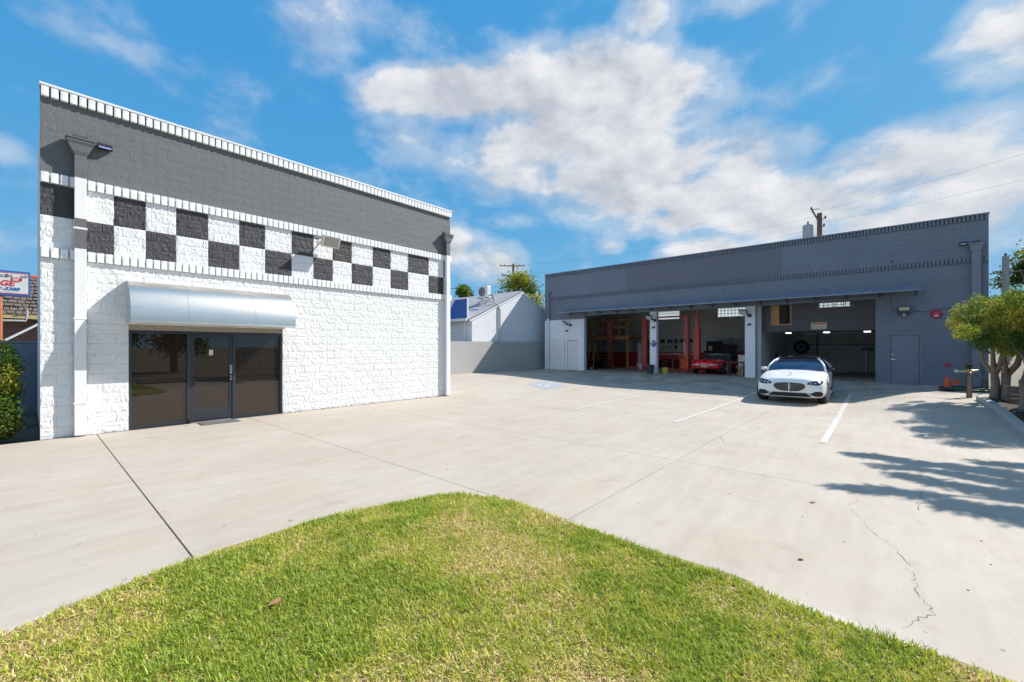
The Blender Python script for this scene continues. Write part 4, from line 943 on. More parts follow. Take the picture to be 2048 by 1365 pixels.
# ================================================================== GARAGE FITTINGS
def led_flood(x, z, label):
    y = GY; t = thing('floodlight', label, 'lamp', (x, y, z), 'flat floodlights on the white piers')
    T = Matrix.Translation((x-.12, y-.42, z+.10)) @ Matrix.Rotation(R(-48), 4, 'X') @ Matrix.Rotation(R(14), 4, 'Y')
    b = MB(); b.box(-.19, .19, -.16, .16, -.02, .035, 0, T)
    for k in range(7): b.box(-.16+k*.05, -.15+k*.05, -.12, .14, .035, .06, 0, T)
    h = b.build('housing', m['iron'], t); MB().box(-.16, .16, -.13, .13, -.026, -.0205, 0, T).build('lens', m['lens_pale'], h)
    q = MB(); q.tube([(x+.08, y, z-.06), (x+.07, y-.12, z-.05), (x-.02, y-.28, z+.06)], .03, 8); q.box(x+.0, x+.16, y-.03, y-.004, z-.13, z+.03); q.build('bracket', m['iron'], t)
led_flood(-15.85, 3.28, 'flat floodlight on the white corner wall left of the bays')
led_flood(-10.02, 3.36, 'flat floodlight on the white pier above the violet diamond sign')
led_flood(-5.12, 3.40, 'flat floodlight on the white pier between the second and third bays')
def camera_ball(x, z, label, mt='iron'):
    t = thing('security_camera', label, 'camera', (x, GY, z), 'small cameras on the garage front')
    MB().lathe([(.05, 0), (.05, -.03), (.03, -.045)], (x, GY-.008, z), 14, axis='Y').build('base', m[mt], t)
    b = MB(); b.tube([(x, GY-.05, z), (x-.02, GY-.10, z-.01), (x-.06, GY-.20, z-.05)], [.025, .05, .045], 12); bo = b.build('body', m[mt], t, smooth=True)
    MB().tube([(x-.06, GY-.20, z-.05), (x-.064, GY-.208, z-.053)], .032, 12).build('lens', m['black_gloss'], bo)
camera_ball(-16.0, 2.88, 'small camera on the white corner wall under the floodlight'); camera_ball(-9.98, 2.92, 'small camera on the white pier above the violet diamond sign')
camera_ball(-5.02, 2.92, 'small camera on the white pier beside the third bay'); camera_ball(2.08, 2.95, 'white camera on the slate wall right of the red alarm bell', 'white_plastic')
t = thing('wall_lamp', 'square wall lamp with pale lens on the slate wall above the grey door', 'lamp', (.68, GY, 3.3))
b = MB(); b.box(.49, .87, GY-.22, GY-.005, 3.14, 3.42); h = b.build('housing', m['dark_print'], t, bevel=.01); MB().box(.52, .84, GY-.226, GY-.22, 3.27, 3.40).build('lens', m['cream'], h); MB().cyl((.68, GY-.12), .05, 3.06, 3.14, 12).build('photocell', m['white_plastic'], h)
t = thing('alarm_bell', 'round red alarm bell on the slate wall right of the wall lamp', 'bell', (1.63, GY, 3.07))
MB().lathe([(0, -.11), (.08, -.105), (.15, -.07), (.175, -.02), (.175, -.004)], (1.63, GY, 3.07), 28, axis='Y').build('gong', m['red'], t, smooth=True)
MB().lathe([(0, -.125), (.04, -.124), (.05, -.105)], (1.63, GY, 3.07), 14, axis='Y').build('nut', m['pink'], t)
MB().box(1.56, 1.70, GY-.118, GY-.09, 2.97, 3.02).build('plate', m['white_plastic'], t)
t = thing('wall_lamp', 'small black solar lamp beside the rain head of the slate building', 'lamp', (2.36, GY, 5.76))
MB().box(2.27, 2.46, GY-.15, GY-.005, 5.72, 5.83).build('housing', m['black'], t, bevel=.006); MB().box(2.29, 2.44, GY-.156, GY-.15, 5.735, 5.775).build('lens', m['lens_pale'], t)
t = thing('alarm_valve_sign', 'small red oval plate low on the slate wall near the cone', 'plate', (1.96, GY, 1.06)); MB().lathe([(0, -.05), (.07, -.045), (.08, -.004)], (1.96, GY, 1.06), 16, axis='Y').build('plate_disc', m['red'], t)
# violet diamond sign
t = thing('diamond_sign', 'violet diamond sign on the white pier between first and second bays', 'sign', (-10.02, GY, 1.96))
def dia(r, y0, y1, mt, par, dx=0, dz=0): return MB().prism([(-r, 0), (0, -r), (r, 0), (0, r)], lambda a, b_, d: (-10.02+a+dx, d, 1.96+b_+dz), y0, y1).build('panel', m[mt], par)
dia(.225, GY-.03, GY-.012, 'purple', t); dia(.085, GY-.034, GY-.0305, 'blue', t, .09, 0); dia(.085, GY-.034, GY-.0305, 'pink', t, -.09, 0); dia(.085, GY-.034, GY-.0305, 'purple', t, 0, -.09)
MB().box(-10.14, -9.90, GY-.036, GY-.0342, 2.0, 2.03).build('printed_bar', m['white_plastic'], t)
# notice on the dark panel: red heading, grey lines
t = thing('notice_board', 'cream notice with a red heading on the dark panel over the third bay', 'sign', (-2.3, PY, 2.8))
MB().box(-2.56, -1.96, PY-.014, PY-.002, 2.60, 2.93).build('board', m['cream'], t)
b = MB(); b.box(-2.52, -2.30, PY-.017, PY-.0142, 2.845, 2.90); b.box(-2.27, -2.01, PY-.017, PY-.0142, 2.845, 2.90); b.build('heading_bar', m['red'], t)
b = MB()
for k, (w0, w1) in enumerate(((-2.46, -2.30), (-2.27, -2.08), (-2.48, -2.22), (-2.2, -2.06), (-2.45, -2.1))): b.box(w0, w1, PY-.017, PY-.0142, 2.79-.03*k, 2.80-.03*k)
b.build('printed_line', m['pale_grey'], t)
# lamps under the loft, one lit reflector each, on a tube rail
for x, nm in ((-3.45, 'lit work lamp under the loft panel above the white sedan'), (-1.95, 'lit work lamp under the loft panel below the cream notice'), (-.5, 'lit work lamp under the loft panel at the right jamb')):
    t = thing('work_lamp', nm, 'lamp', (x, PY, 2.45), 'work lamps under the loft')
    b = MB(); T = Matrix.Translation((x, PY-.12, 2.46)) @ Matrix.Rotation(R(35), 4, 'X'); b.box(-.15, .15, -.05, .05, -.02, .05, 0, T); h = b.build('housing', m['steel'], t); MB().box(-.12, .12, -.056, -.05, -.015, .045, 0, T).build('tube', m['lit'], h)
tag(MB().tube([(-2.9, PY+.4, 2.42), (-.8, PY+.4, 2.45)], .03, 8).build('fluorescent_tube', m['steel']), 'long pale strip lamp hung along the loft edge in the third bay', 'lamp')

def lift_post(x, y, h, label, hose=True, sleeve=None, group='red lift posts in the bays', face=-1):
    t = thing('lift_post', label, 'car lift', (x, y, GZ), group)
    b = MB(); w, d = .17, .15
    for x0, x1, y0, y1 in ((x-w, x+w, y-d, y-d+.025), (x-w, x-w+.03, y-d+.025, y+d), (x+w-.03, x+w, y-d+.025, y+d)): b.box(x0, x1, y0, y1, GZ+.02, GZ+h)
    b.build('column', m['red_lift'], t, bevel=.004)
    b = MB(); b.box(x-.38, x+.38, y-.3, y+.3, GZ+.004, GZ+.024); b.build('base_plate', m['red_lift'], t)
    for s in (-1, 1):
        b = MB(); b.bar((x+s*.1, y-.2, GZ+.11), (x+s*.75*.9, y-.75, GZ+.09), .12, .07); b.cyl((x+s*.72, y-.78), .07, GZ+.03, GZ+.15, 12); b.build('arm', m['red_lift'], t)
    MB().box(x-.13, x+.13, y-d-.06, y-d-.001, GZ+.06, GZ+.8).build('carriage', m['red_lift'], t)
    MB().box(x-w-.02, x+w+.02, y-d-.02, y+d+.02, GZ+h, GZ+h+.05).build('cap', m['red_lift'], t)
    if hose:
        MB().box(x-.05, x+.05, y-d-.006, y-d-.001, GZ+h-.95, GZ+h-.08).build('data_strip', m['pale_grey'], t)
        for k in range(10): MB().box(x-.05, x+.05, y-d-.008, y-d-.001, GZ+.95+k*.075, GZ+1.0+k*.075).build('warning_label', m['cream'], t)
    if sleeve: MB().box(x-.10, x+.10, y-.08, y+.10, GZ+h+.051, GZ+h+sleeve).build('mast', m['red_lift'], t)
    return t
lift_post(-15.45, 28.9, 3.5, 'dark red lift post deep in the first bay beside the ladder')
lift_post(-12.62, 28.7, 3.55, 'red lift post at the right of the first bay, left of the diamond pier', hose=False)
lift_post(-9.62, 28.3, 3.5, 'red lift post with pale label strips in the second bay')
lift_post(-8.62, 27.2, 2.75, 'red lift post with a tall mast left of the red convertible', hose=False, sleeve=1.6)
tag(MB().box(-12.5, -9.75, 28.3, 28.42, GZ+3.52, GZ+3.62).build('lift_crossbar', m['red_lift']), 'red overhead beam between two lift posts', 'beam')
# loft of raw lumber in the first bay
t = thing('timber_loft', 'raw timber storage loft with open railings at the back of the first bay', 'loft', (-16.2, 29, GZ))
for x in (-17.5, -16.35, -15.0, -14.35):
    MB().box(x-.05, x+.05, 29.45, 29.55, 2.62, 3.85).build('post', m['lumber'], t)
for z, w in ((3.85, .10), (3.28, .10)): MB().box(-17.6, -14.3, 29.42, 29.449, z-w, z+.02).build('rail', m['lumber'], t)
MB().box(-17.65, -14.2, 29.4, 29.445, 2.32, 2.62).build('fascia', m['lumber'], t); MB().box(-17.65, -14.2, 29.446, 32.3, 2.5, 2.6).build('deck', m['lumber'], t)
for x in (-17.4, -14.4): MB().box(x-.06, x+.06, 29.6, 29.72, GZ, 2.5).build('leg', m['lumber'], t)
# ladder, racks and bits in the first bay
t = thing('step_ladder', 'wooden step ladder standing in the first bay by the jamb', 'ladder', (-15.9, 26.9, GZ))
for s in (-1, 1): MB().bar((-15.9+s*.28, 26.7, GZ), (-15.9+s*.17, 27.15, GZ+1.95), .06, .03).build('stile', m['lumber'], t); MB().bar((-15.9+s*.28, 27.7, GZ), (-15.9+s*.17, 27.2, GZ+1.9), .05, .03).build('rear_leg', m['lumber'], t)
for k in range(6): MB().box(-15.9-.26+.015*k, -15.9+.26-.015*k, 26.74+.07*k, 26.86+.07*k, GZ+.3+.3*k, GZ+.33+.3*k).build('tread', m['lumber'], t)
t = thing('wire_rack', 'grey metal storage rack in the first bay beside the ladder', 'rack', (-15.55, 27.6, GZ))
for x in (-16.0, -14.95):
    for y in (27.6, 28.1): MB().box(x-.02, x+.02, y-.02, y+.02, GZ, GZ+1.9).build('upright', m['iron'], t)
for k in range(6): MB().box(-16.02, -14.93, 27.58, 28.12, GZ+.7+.22*k, GZ+.73+.22*k).build('shelf', m['steel'], t)
tag(MB().box(-16.0, -14.9, 27.1, 27.55, GZ, GZ+.62).build('tool_chest', m['black_gloss'], None, bevel=.02), 'low black chest on the floor of the first bay before the rack', 'chest')
tag(MB().box(-14.95, -13.6, 31.6, 32.35, GZ+1.16, 2.3).build('wall_cabinet', m['slate_paint'], None, bevel=.01), 'grey metal cabinet on the back wall of the first bay', 'cabinet')
t = thing('tall_panel', 'tall pale grey board leaning upright in the first bay', 'board', (-13.6, 30, GZ)); MB().box(-13.72, -13.42, 29.9, 29.96, GZ, GZ+1.85).build('face', m['pale_grey'], t); MB().box(-13.419, -13.16, 29.9, 30.3, GZ, GZ+1.88).build('side', m['black'], t)
t = thing('drawer_box', 'pale grey drawer unit on the floor right of the tall board', 'drawers', (-13.2, 29.5, GZ))
for k in range(2): MB().box(-13.35, -12.9, 28.9, 29.4, GZ+.02+.2*k, GZ+.2+.2*k).build('drawer', m['pale_grey'], t, bevel=.01)
t = thing('floor_jack', 'black trolley jack with upright handle in the first bay', 'jack', (-12.95, 29.6, GZ)); b = MB(); b.box(-13.05, -12.75, 29.3, 30.0, GZ+.06, GZ+.3); b.build('frame', m['black'], t, bevel=.04); MB().tube([(-12.9, 29.9, GZ+.25), (-12.85, 30.2, GZ+.9)], .02, 6).build('handle', m['steel'], t)
for yy in (29.35, 29.9): MB().lathe([(0, -.17), (.07, -.17), (.07, .17), (0, .17)], (-12.9, yy, GZ+.07), 14, axis='X').build('wheel', m['iron'], t)
tag(MB().box(-12.85, -12.62, 28.2, 28.35, GZ, GZ+.4).build('canister', m['box_white'], None, bevel=.03), 'small white canister at the foot of the first bay lift post', 'canister')
b = MB(); b.lathe([(.0, GZ), (.06, GZ+.01), (.075, GZ+.08), (.05, GZ+.14), (0, GZ+.15)], (-15.35, 26.0, 0), 14); tag(b.build('white_ball', m['white_plastic'], None, smooth=True), 'small white round pot on the floor near the first bay jamb', 'pot')
# bins at the pier
t = thing('waste_bin', 'dark brown waste bin at the foot of the diamond pier', 'bin', (-10.1, 23.68, zg(-10, 23.7)))
z0 = zg(-10.1, 23.68); MB().tube([(-10.1, 23.68, z0), (-10.1, 23.68, z0+.5)], [.17, .21], 18).build('tub', m['iron'], t, smooth=False); MB().lathe([(.20, z0+.49), (.225, z0+.49), (.225, z0+.525), (.2, z0+.525)], (-10.1, 23.68, 0), 18).build('rim', m['iron'], t)
t = thing('yellow_bucket', 'yellow mop bucket on the floor just inside the second bay', 'bucket', (-9.55, 24.35, GZ)); MB().tube([(-9.5, 24.4, GZ), (-9.5, 24.4, GZ+.3)], [.15, .19], 16).build('tub', m['yellow'], t); MB().box(-9.62, -9.38, 24.27, 24.5, GZ+.301, GZ+.35).build('wringer', m['yellow'], t)
# shelves, bench and bottles on the back wall
def shelf_unit(x0, x1, zs, label):
    t = thing('wall_shelf', label, 'shelf', ((x0+x1)/2, GB-.4, 1.2), 'shelves on the back wall')
    for z in zs: MB().box(x0, x1, GB-.55, GB-.21, z-.03, z).build('board', m['steel'], t)
    for x in (x0+.03, (x0+x1)/2, x1-.03): MB().box(x-.02, x+.02, GB-.235, GB-.205, zs[0]-.05, zs[-1]+.3).build('upright', m['steel'], t)
shelf_unit(-13.0, -10.3, (1.62, 2.08), 'two steel shelves of bottles on the back wall of the second bay')
shelf_unit(-8.9, -6.4, (1.62, 2.1), 'two steel shelves of cans on the back wall behind the red convertible')
def bottle_proto(name, label, cat, mt, cap, prof):
    t = thing(name, label, cat, (0, 0, -50), local=True); MB().lathe(prof, n=10).build('body', m[mt], t, smooth=False); h = prof[-1][1]
    MB().cyl((0, 0), .028, h, h+.035, 8).build('cap', m[cap], t); return t
prof1 = [(0, 0), (.055, 0), (.06, .02), (.06, .16), (.03, .2), (.025, .22)]; prof2 = [(0, 0), (.075, 0), (.075, .24), (.05, .27), (.03, .28)]; prof3 = [(0, 0), (.05, 0), (.05, .2), (.045, .21)]
kinds = [('white_plastic', 'dark_print', prof1, 'white plastic bottle', 'bottle'), ('black', 'dark_print', prof2, 'black oil jug', 'jug'), ('blue', 'white_plastic', prof2, 'blue fluid jug', 'jug'), ('yellow', 'dark_print', prof1, 'yellow bottle', 'bottle'), ('pale_grey', 'red', prof3, 'silver spray can', 'can'), ('cream', 'white_plastic', prof1, 'cream bottle', 'bottle')]
protos = {}
ORD = 'first second third fourth fifth sixth seventh eighth ninth tenth eleventh twelfth thirteenth fourteenth'.split()
def bottle(k, x, y, z, where, i):
    mt, cap, prof, nm, cat = kinds[k]; label = nm+', '+ORD[i]+' from the left '+where; grp = nm+'s '+where
    if k not in protos:
        t = bottle_proto(nm.split()[-1]+'_of_fluid' if cat == 'jug' else cat+('' if cat == 'can' else '_of_fluid'), label, cat, mt, cap, prof); t['group'] = grp; t.location = (x, y, z); protos[k] = t
    else: dup(protos[k], (x, y, z), random.random()*6, label, grp)
for i in range(14): bottle([1, 1, 0, 1, 2, 0, 1, 5, 2][i % 9], -12.85+i*.185, GB-.38, 2.08, 'on the upper shelf of the second bay', i)
for i in range(12): bottle([3, 3, 0, 4, 0, 1, 0, 4, 5][i % 9], -12.8+i*.21, GB-.38, 1.62, 'on the lower shelf of the second bay', i)
for i in range(13): bottle(4 if i % 4 else 0, -8.8+i*.14, GB-.38, 2.1, 'on the upper shelf behind the convertible', i)
for i in range(12): bottle([5, 0, 0, 2, 0, 3, 0][i % 7], -8.85+i*.19, GB-.38, 1.62, 'on the lower shelf behind the convertible', i)
def bench(x0, x1, label):
    t = thing('workbench', label, 'workbench', ((x0+x1)/2, 31.7, GZ), 'workbenches along the back wall')
    MB().box(x0, x1, 31.3, GB-.21, GZ+1.0, GZ+1.06).build('top', m['steel'], t); MB().box(x0+.02, x1-.02, 31.34, 31.38, GZ+.62, GZ+.999).build('apron', m['shop_red'], t)
    for x in (x0+.06, (x0+x1)/2, x1-.06): MB().box(x-.03, x+.03, 31.33, 31.39, GZ, GZ+.62).build('leg', m['steel'], t)
    MB().box(x0+.05, x1-.05, 31.4, GB-.25, GZ+.3, GZ+.34).build('shelf', m['iron'], t)
bench(-13.1, -10.2, 'steel workbench with red apron at the back of the second bay'); bench(-8.95, -6.3, 'steel workbench behind the red convertible')
t = thing('stool', 'black topped shop stool before the second bay workbench', 'stool', (-11.9, 30.6, GZ)); MB().cyl((-11.9, 30.6), .2, GZ+.62, GZ+.68, 16).build('seat', m['black'], t)
for a in range(4): MB().bar((-11.9+.12*math.cos(a*1.57+.78), 30.6+.12*math.sin(a*1.57+.78), GZ+.62), (-11.9+.2*math.cos(a*1.57+.78), 30.6+.2*math.sin(a*1.57+.78), GZ), .03).build('leg', m['steel'], t)
t = thing('tool_chest', 'tall black tool chest with open lid behind the tall lift post', 'tool chest', (-8.7, 30, GZ)); MB().box(-9.1, -8.05, 30.2, 30.75, GZ+.15, GZ+1.15).build('body', m['slate_dark'], t, bevel=.01); MB().box(-9.1, -8.05, 30.2, 30.75, GZ+1.16, GZ+1.3).build('tray', m['black'], t); MB().box(-9.1, -8.05, 30.70, 30.75, GZ+1.3, GZ+1.95).build('lid', m['black'], t)
for k in range(6): MB().box(-9.05, -8.1, 30.18, 30.199, GZ+.22+.15*k, GZ+.35+.15*k).build('drawer', m['iron'], t)
tag(MB().box(-8.85, -8.35, 30.25, 30.5, GZ+1.301, GZ+1.62).build('parts_box', m['cream'], None, bevel=.02), 'cream carton standing in the open tool chest', 'box')
t = thing('tool_trolley', 'orange shop trolley between the lift posts left of the convertible', 'trolley', (-9.15, 26.9, GZ))
for z in (.25, .72, 1.05): MB().box(-9.45, -8.95, 26.6, 27.0, GZ+z, GZ+z+.1).build('tray', m['orange'], t)
for x in (-9.44, -8.96):
    for y in (26.61, 26.99): MB().box(x-.02, x+.02, y-.02, y+.02, GZ+.1, GZ+1.15).build('post', m['orange'], t); MB().lathe([(0, -.02), (.05, -.02), (.05, .02), (0, .02)], (x, y, GZ+.05), 12, axis='X').build('castor', m['black'], t)
MB().box(-9.40, -9.0, 26.64, 26.66, GZ+.35, GZ+.72).build('panel', m['orange'], t)
tag(MB().tube([(-9.3, 27.0, GZ+1.15), (-9.32, 27.05, GZ+1.9), (-9.34, 27.0, GZ+2.0)], [.015, .02, .06], 8).build('gauge', m['chrome']), 'chrome stand gauge standing on the orange trolley', 'gauge')
t = thing('work_table', 'small dark metal table at the right of the red convertible', 'table', (-5.75, 24.7, GZ)); MB().box(-6.25, -5.35, 24.4, 24.95, GZ+.70, GZ+.76).build('top', m['iron'], t, bevel=.01)
for x in (-6.18, -5.42):
    for y in (24.46, 24.9): MB().box(x-.025, x+.025, y-.025, y+.025, GZ, GZ+.70).build('leg', m['iron'], t)
t = thing('folding_stool', 'wooden folding stool under the dark metal table', 'stool', (-5.7, 25.1, GZ)); MB().box(-5.9, -5.6, 25.0, 25.3, GZ+.45, GZ+.48).build('seat', m['lumber'], t)
for s in (-1, 1): MB().bar((-5.75+s*.16, 25.02, GZ), (-5.75-s*.1, 25.02, GZ+.45), .035).build('leg', m['lumber'], t); MB().bar((-5.75+s*.16, 25.28, GZ), (-5.75-s*.1, 25.28, GZ+.45), .035).build('leg', m['lumber'], t)
t = thing('metal_chair', 'thin dark metal chair against the white pier beside the table', 'chair', (-5.3, 24.8, GZ))
for s in (0, .36): MB().tube([(-5.42, 24.42+s, GZ), (-5.40, 24.42+s, GZ+.45), (-5.22, 24.42+s, GZ+.95)], .014, 6).build('frame', m['iron'], t); MB().tube([(-5.12, 24.42+s, GZ), (-5.40, 24.42+s, GZ+.45)], .014, 6).build('leg', m['iron'], t)
MB().box(-5.42, -5.1, 24.42, 24.78, GZ+.44, GZ+.46).build('seat', m['iron'], t)
t = thing('white_appliance', 'white enamel cabinet behind the pier right of the convertible', 'cabinet', (-5.6, 25.8, GZ)); MB().box(-5.95, -5.1, 25.6, 26.1, GZ, GZ+1.12).build('body', m['box_white'], t, bevel=.015); MB().box(-5.9, -5.2, 25.585, 25.599, GZ+.1, GZ+1.0).build('door', m['white_plastic'], t)
# third bay: motorcycle-like tyre changer, hose reel, jack stand
t = thing('tyre_changer', 'black tyre changing machine in the third bay behind the pier', 'machine', (-4.1, 26.5, GZ)); MB().box(-4.45, -3.9, 26.2, 26.8, GZ, GZ+.62).build('body', m['black'], t, bevel=.03); MB().cyl((-4.18, 26.5), .25, GZ+.63, GZ+.68, 20).build('turntable', m['iron'], t); MB().box(-4.4, -4.28, 26.8, 26.92, GZ, GZ+1.25).build('column', m['black'], t); MB().bar((-4.34, 26.86, GZ+1.22), (-4.15, 26.4, GZ+1.18), .07).build('arm', m['iron'], t); MB().lathe([(0, -.02), (.085, -.02), (.09, 0)], (-4.18, 26.19, GZ+.33), 16, axis='Y').build('dial', m['pale_grey'], t)
b = MB(); rr = [(-3.75+.30*math.cos(a), 26.4, GZ+.34+.30*math.sin(a)) for a in [i*math.pi/12 for i in range(25)]]; b.tube(rr, .07, 8); tag(b.build('spare_tyre', m['tyre'], None, smooth=True), 'loose black tyre leaning by the tyre changer', 'tyre')
t = thing('hose_reel', 'black hose reel on the back wall of the third bay', 'hose reel', (-3.9, 32.2, 1.6))
for k in range(4): b = MB(); b.tube([(-3.85+(.40-.04*k)*math.cos(a), 32.2-.05*k, 1.75+(.40-.04*k)*math.sin(a)) for a in [i*math.pi/12 for i in range(25)]], .035, 6); b.build('hose', m['black'], t, smooth=True)
MB().box(-3.95, -3.75, 32.2, 32.39, 1.65, 1.85).build('bracket', m['iron'], t)
t = thing('jack_stand', 'dark upright jack stand near the right wall of the third bay', 'jack', (-.75, 30.3, GZ)); MB().box(-1.5, -.4, 30.2, 30.4, GZ+.06, GZ+.16).build('base', m['iron'], t); MB().tube([(-.65, 30.3, GZ+.16), (-.65, 30.3, GZ+1.35)], .06, 10).build('cylinder', m['steel'], t); MB().box(-.85, -.35, 30.1, 30.5, GZ+1.35, GZ+1.5).build('head', m['iron'], t)
t = thing('conduit_run', 'thin grey conduit with sockets along the back wall of the third bay', 'conduit', (-2.5, 32.35, 1.9)); MB().tube([(-4.4, GB-.22, 1.95), (-.4, GB-.22, 1.9)], .02, 6).build('pipe', m['iron'], t)
for x in (-4.2, -2.0): MB().box(x-.07, x+.07, GB-.28, GB-.205, 1.86, 2.0).build('socket', m['pale_grey'], t)
MB().tube([(-3.05, GB-.22, GZ), (-3.05, GB-.22, 3.6)], .035, 6).build('pipe', m['iron'], t); MB().tube([(-4.4, GB-.22, 2.75), (-.4, GB-.22, 2.75)], .02, 6).build('pipe', m['iron'], t)
# outside by the right corner: cone, can, hose, standpipe
t = thing('traffic_cone', 'small orange traffic cone with black foot by the slate wall', 'cone', (1.73, 21.6, zg(1.73, 21.6))); z0 = zg(1.73, 21.6)
MB().tube([(1.73, 21.6, z0+.03), (1.73, 21.6, z0+.5)], [.13, .035], 18).build('body', m['orange'], t, smooth=False); MB().box(1.53, 1.93, 21.4, 21.8, z0, z0+.03).build('foot', m['black'], t, bevel=.01)
t = thing('fuel_can', 'orange plastic fuel can behind the traffic cone', 'can', (2.0, 22.5, .22)); b = MB(); b.box(1.90, 2.16, 22.42, 22.62, .22, .50); b.build('body', m['orange'], t, bevel=.04); MB().tube([(1.94, 22.52, .49), (1.96, 22.52, .58), (2.08, 22.52, .58), (2.11, 22.52, .49)], .02, 6).build('handle', m['orange'], t); MB().box(1.95, 2.11, 22.412, 22.419, .30, .40).build('label_patch', m['pink'], t)
b = MB(); P = []
for i in range(150): a = i*.26; r = .62+.10*math.sin(i*.37)+.05*math.sin(i*1.1); P.append((2.25+r*math.cos(a), 21.5+.8*r*math.sin(a), .25+.035*(i % 60)/20+.01*math.sin(i)))
P += [(2.7, 21.4, .4), (2.6, 20.8, .7), (2.2, 19.8, .9)]
tag(b.tube(P, .021, 6).build('garden_hose', m['green_hose'], None, smooth=True), 'dark green garden hose coiled on the ground by the slate wall', 'hose')
t = thing('standpipe', 'post with brass taps and valve by the planting bed corner', 'standpipe', (2.0, 18.95, zg(2, 18.95))); z0 = zg(2., 18.95)
MB().box(1.94, 2.06, 18.9, 19.0, z0, z0+.72).build('post', m['iron'], t); MB().box(1.955, 2.045, 18.888, 18.899, z0, z0+.7).build('post_face', m['crate'], t)
b = MB(); b.tube([(2.0, 18.95, z0+.70), (2.0, 18.95, z0+.92)], .04, 10); b.tube([(1.78, 18.95, z0+.80), (2.2, 18.95, z0+.84)], .03, 10); b.tube([(2.0, 18.95, z0+.8), (2.02, 18.8, z0+.76), (2.02, 18.78, z0+.70)], .024, 8); b.build('valve', m['brass'], t, smooth=True)
MB().tube([(1.77, 18.95, z0+.80), (1.68, 18.97, z0+.81)], .035, 10).build('tap', m['pale_grey'], t); MB().cyl((2.0, 18.95), .075, z0+.92, z0+1.03, 12).build('cap', m['black'], t)
t = thing('wooden_crate', 'weathered wooden crate with handle slot among the hedge trunks', 'crate', (2.9, 17.2, zg(2.9, 17.2)+.08)); z0 = zg(2.9, 17.2)+.07
for k in range(4): MB().box(2.55, 3.15, 17.3, 17.33, z0+.11*k, z0+.105+.11*k).build('board', m['crate'], t); MB().box(2.52, 2.549, 17.3, 17.8, z0+.11*k, z0+.105+.11*k).build('board', m['crate'], t)
MB().box(2.72, 2.98, 17.293, 17.299, z0+.36, z0+.41).build('slot', m['black'], t)

# ================================================================== VEGETATION
def leaf_cloud(name, clumps, n, ln, wd, mats, weights, droop=.4, shell=.55, seed=1, sprig=0.):
    """clumps: (centre, (rx,ry,rz)); every leaf is a folded lozenge of four triangles"""
    rs = np.random.default_rng(seed); C = np.array([c for c, r in clumps]); Rr = np.array([r for c, r in clumps]); vol = Rr.prod(1)**.7; k = rs.choice(len(clumps), n, p=vol/vol.sum())
    d = rs.normal(size=(n, 3)); d /= np.linalg.norm(d, axis=1)[:, None]; rad = (shell+(1-shell)*rs.random(n))*np.where(rs.random(n) < sprig, rs.uniform(1, 1.5, n), 1)
    lump = 1+.22*np.sin(d[:, 0]*7+k*2)*np.sin(d[:, 1]*6+k)*np.sin(d[:, 2]*5+k*3)
    P = C[k]+d*Rr[k]*(rad*lump)[:, None]
    a = d*.7+rs.normal(size=(n, 3))*.75; a[:, 2] -= droop*rs.random(n); a /= np.linalg.norm(a, axis=1)[:, None]
    b = np.cross(a, rs.normal(size=(n, 3))); b /= np.linalg.norm(b, axis=1)[:, None]+1e-9; c = np.cross(a, b)
    L = ln*rs.uniform(.6, 1.3, n)[:, None]; W = wd*rs.uniform(.7, 1.3, n)[:, None]
    V = np.empty((n, 4, 3)); V[:, 0] = P; V[:, 1] = P+a*L*.5+b*W*.5+c*W*.15; V[:, 2] = P+a*L; V[:, 3] = P+a*L*.5-b*W*.5+c*W*.15
    base = (np.arange(n)*4)[:, None]; F = np.concatenate([base+np.array([[0, 1, 2]]), base+np.array([[0, 2, 3]])], 1).reshape(-1, 3)
    # colour follows which clump a leaf grows in, with stray leaves of the other tones
    tone = (np.array([rs.random() for _ in clumps])[k]*.55+rs.random(n)*.45); cw = np.cumsum(weights)/sum(weights); mi = np.searchsorted(cw, np.clip(tone*1.25-.12, 0, .999))
    return np_mesh(name, V.reshape(-1, 3), F, [m[x] for x in mats], np.repeat(mi, 2))
TONES = ['lf_dark', 'lf_mid', 'lf_yel', 'lf_rust']
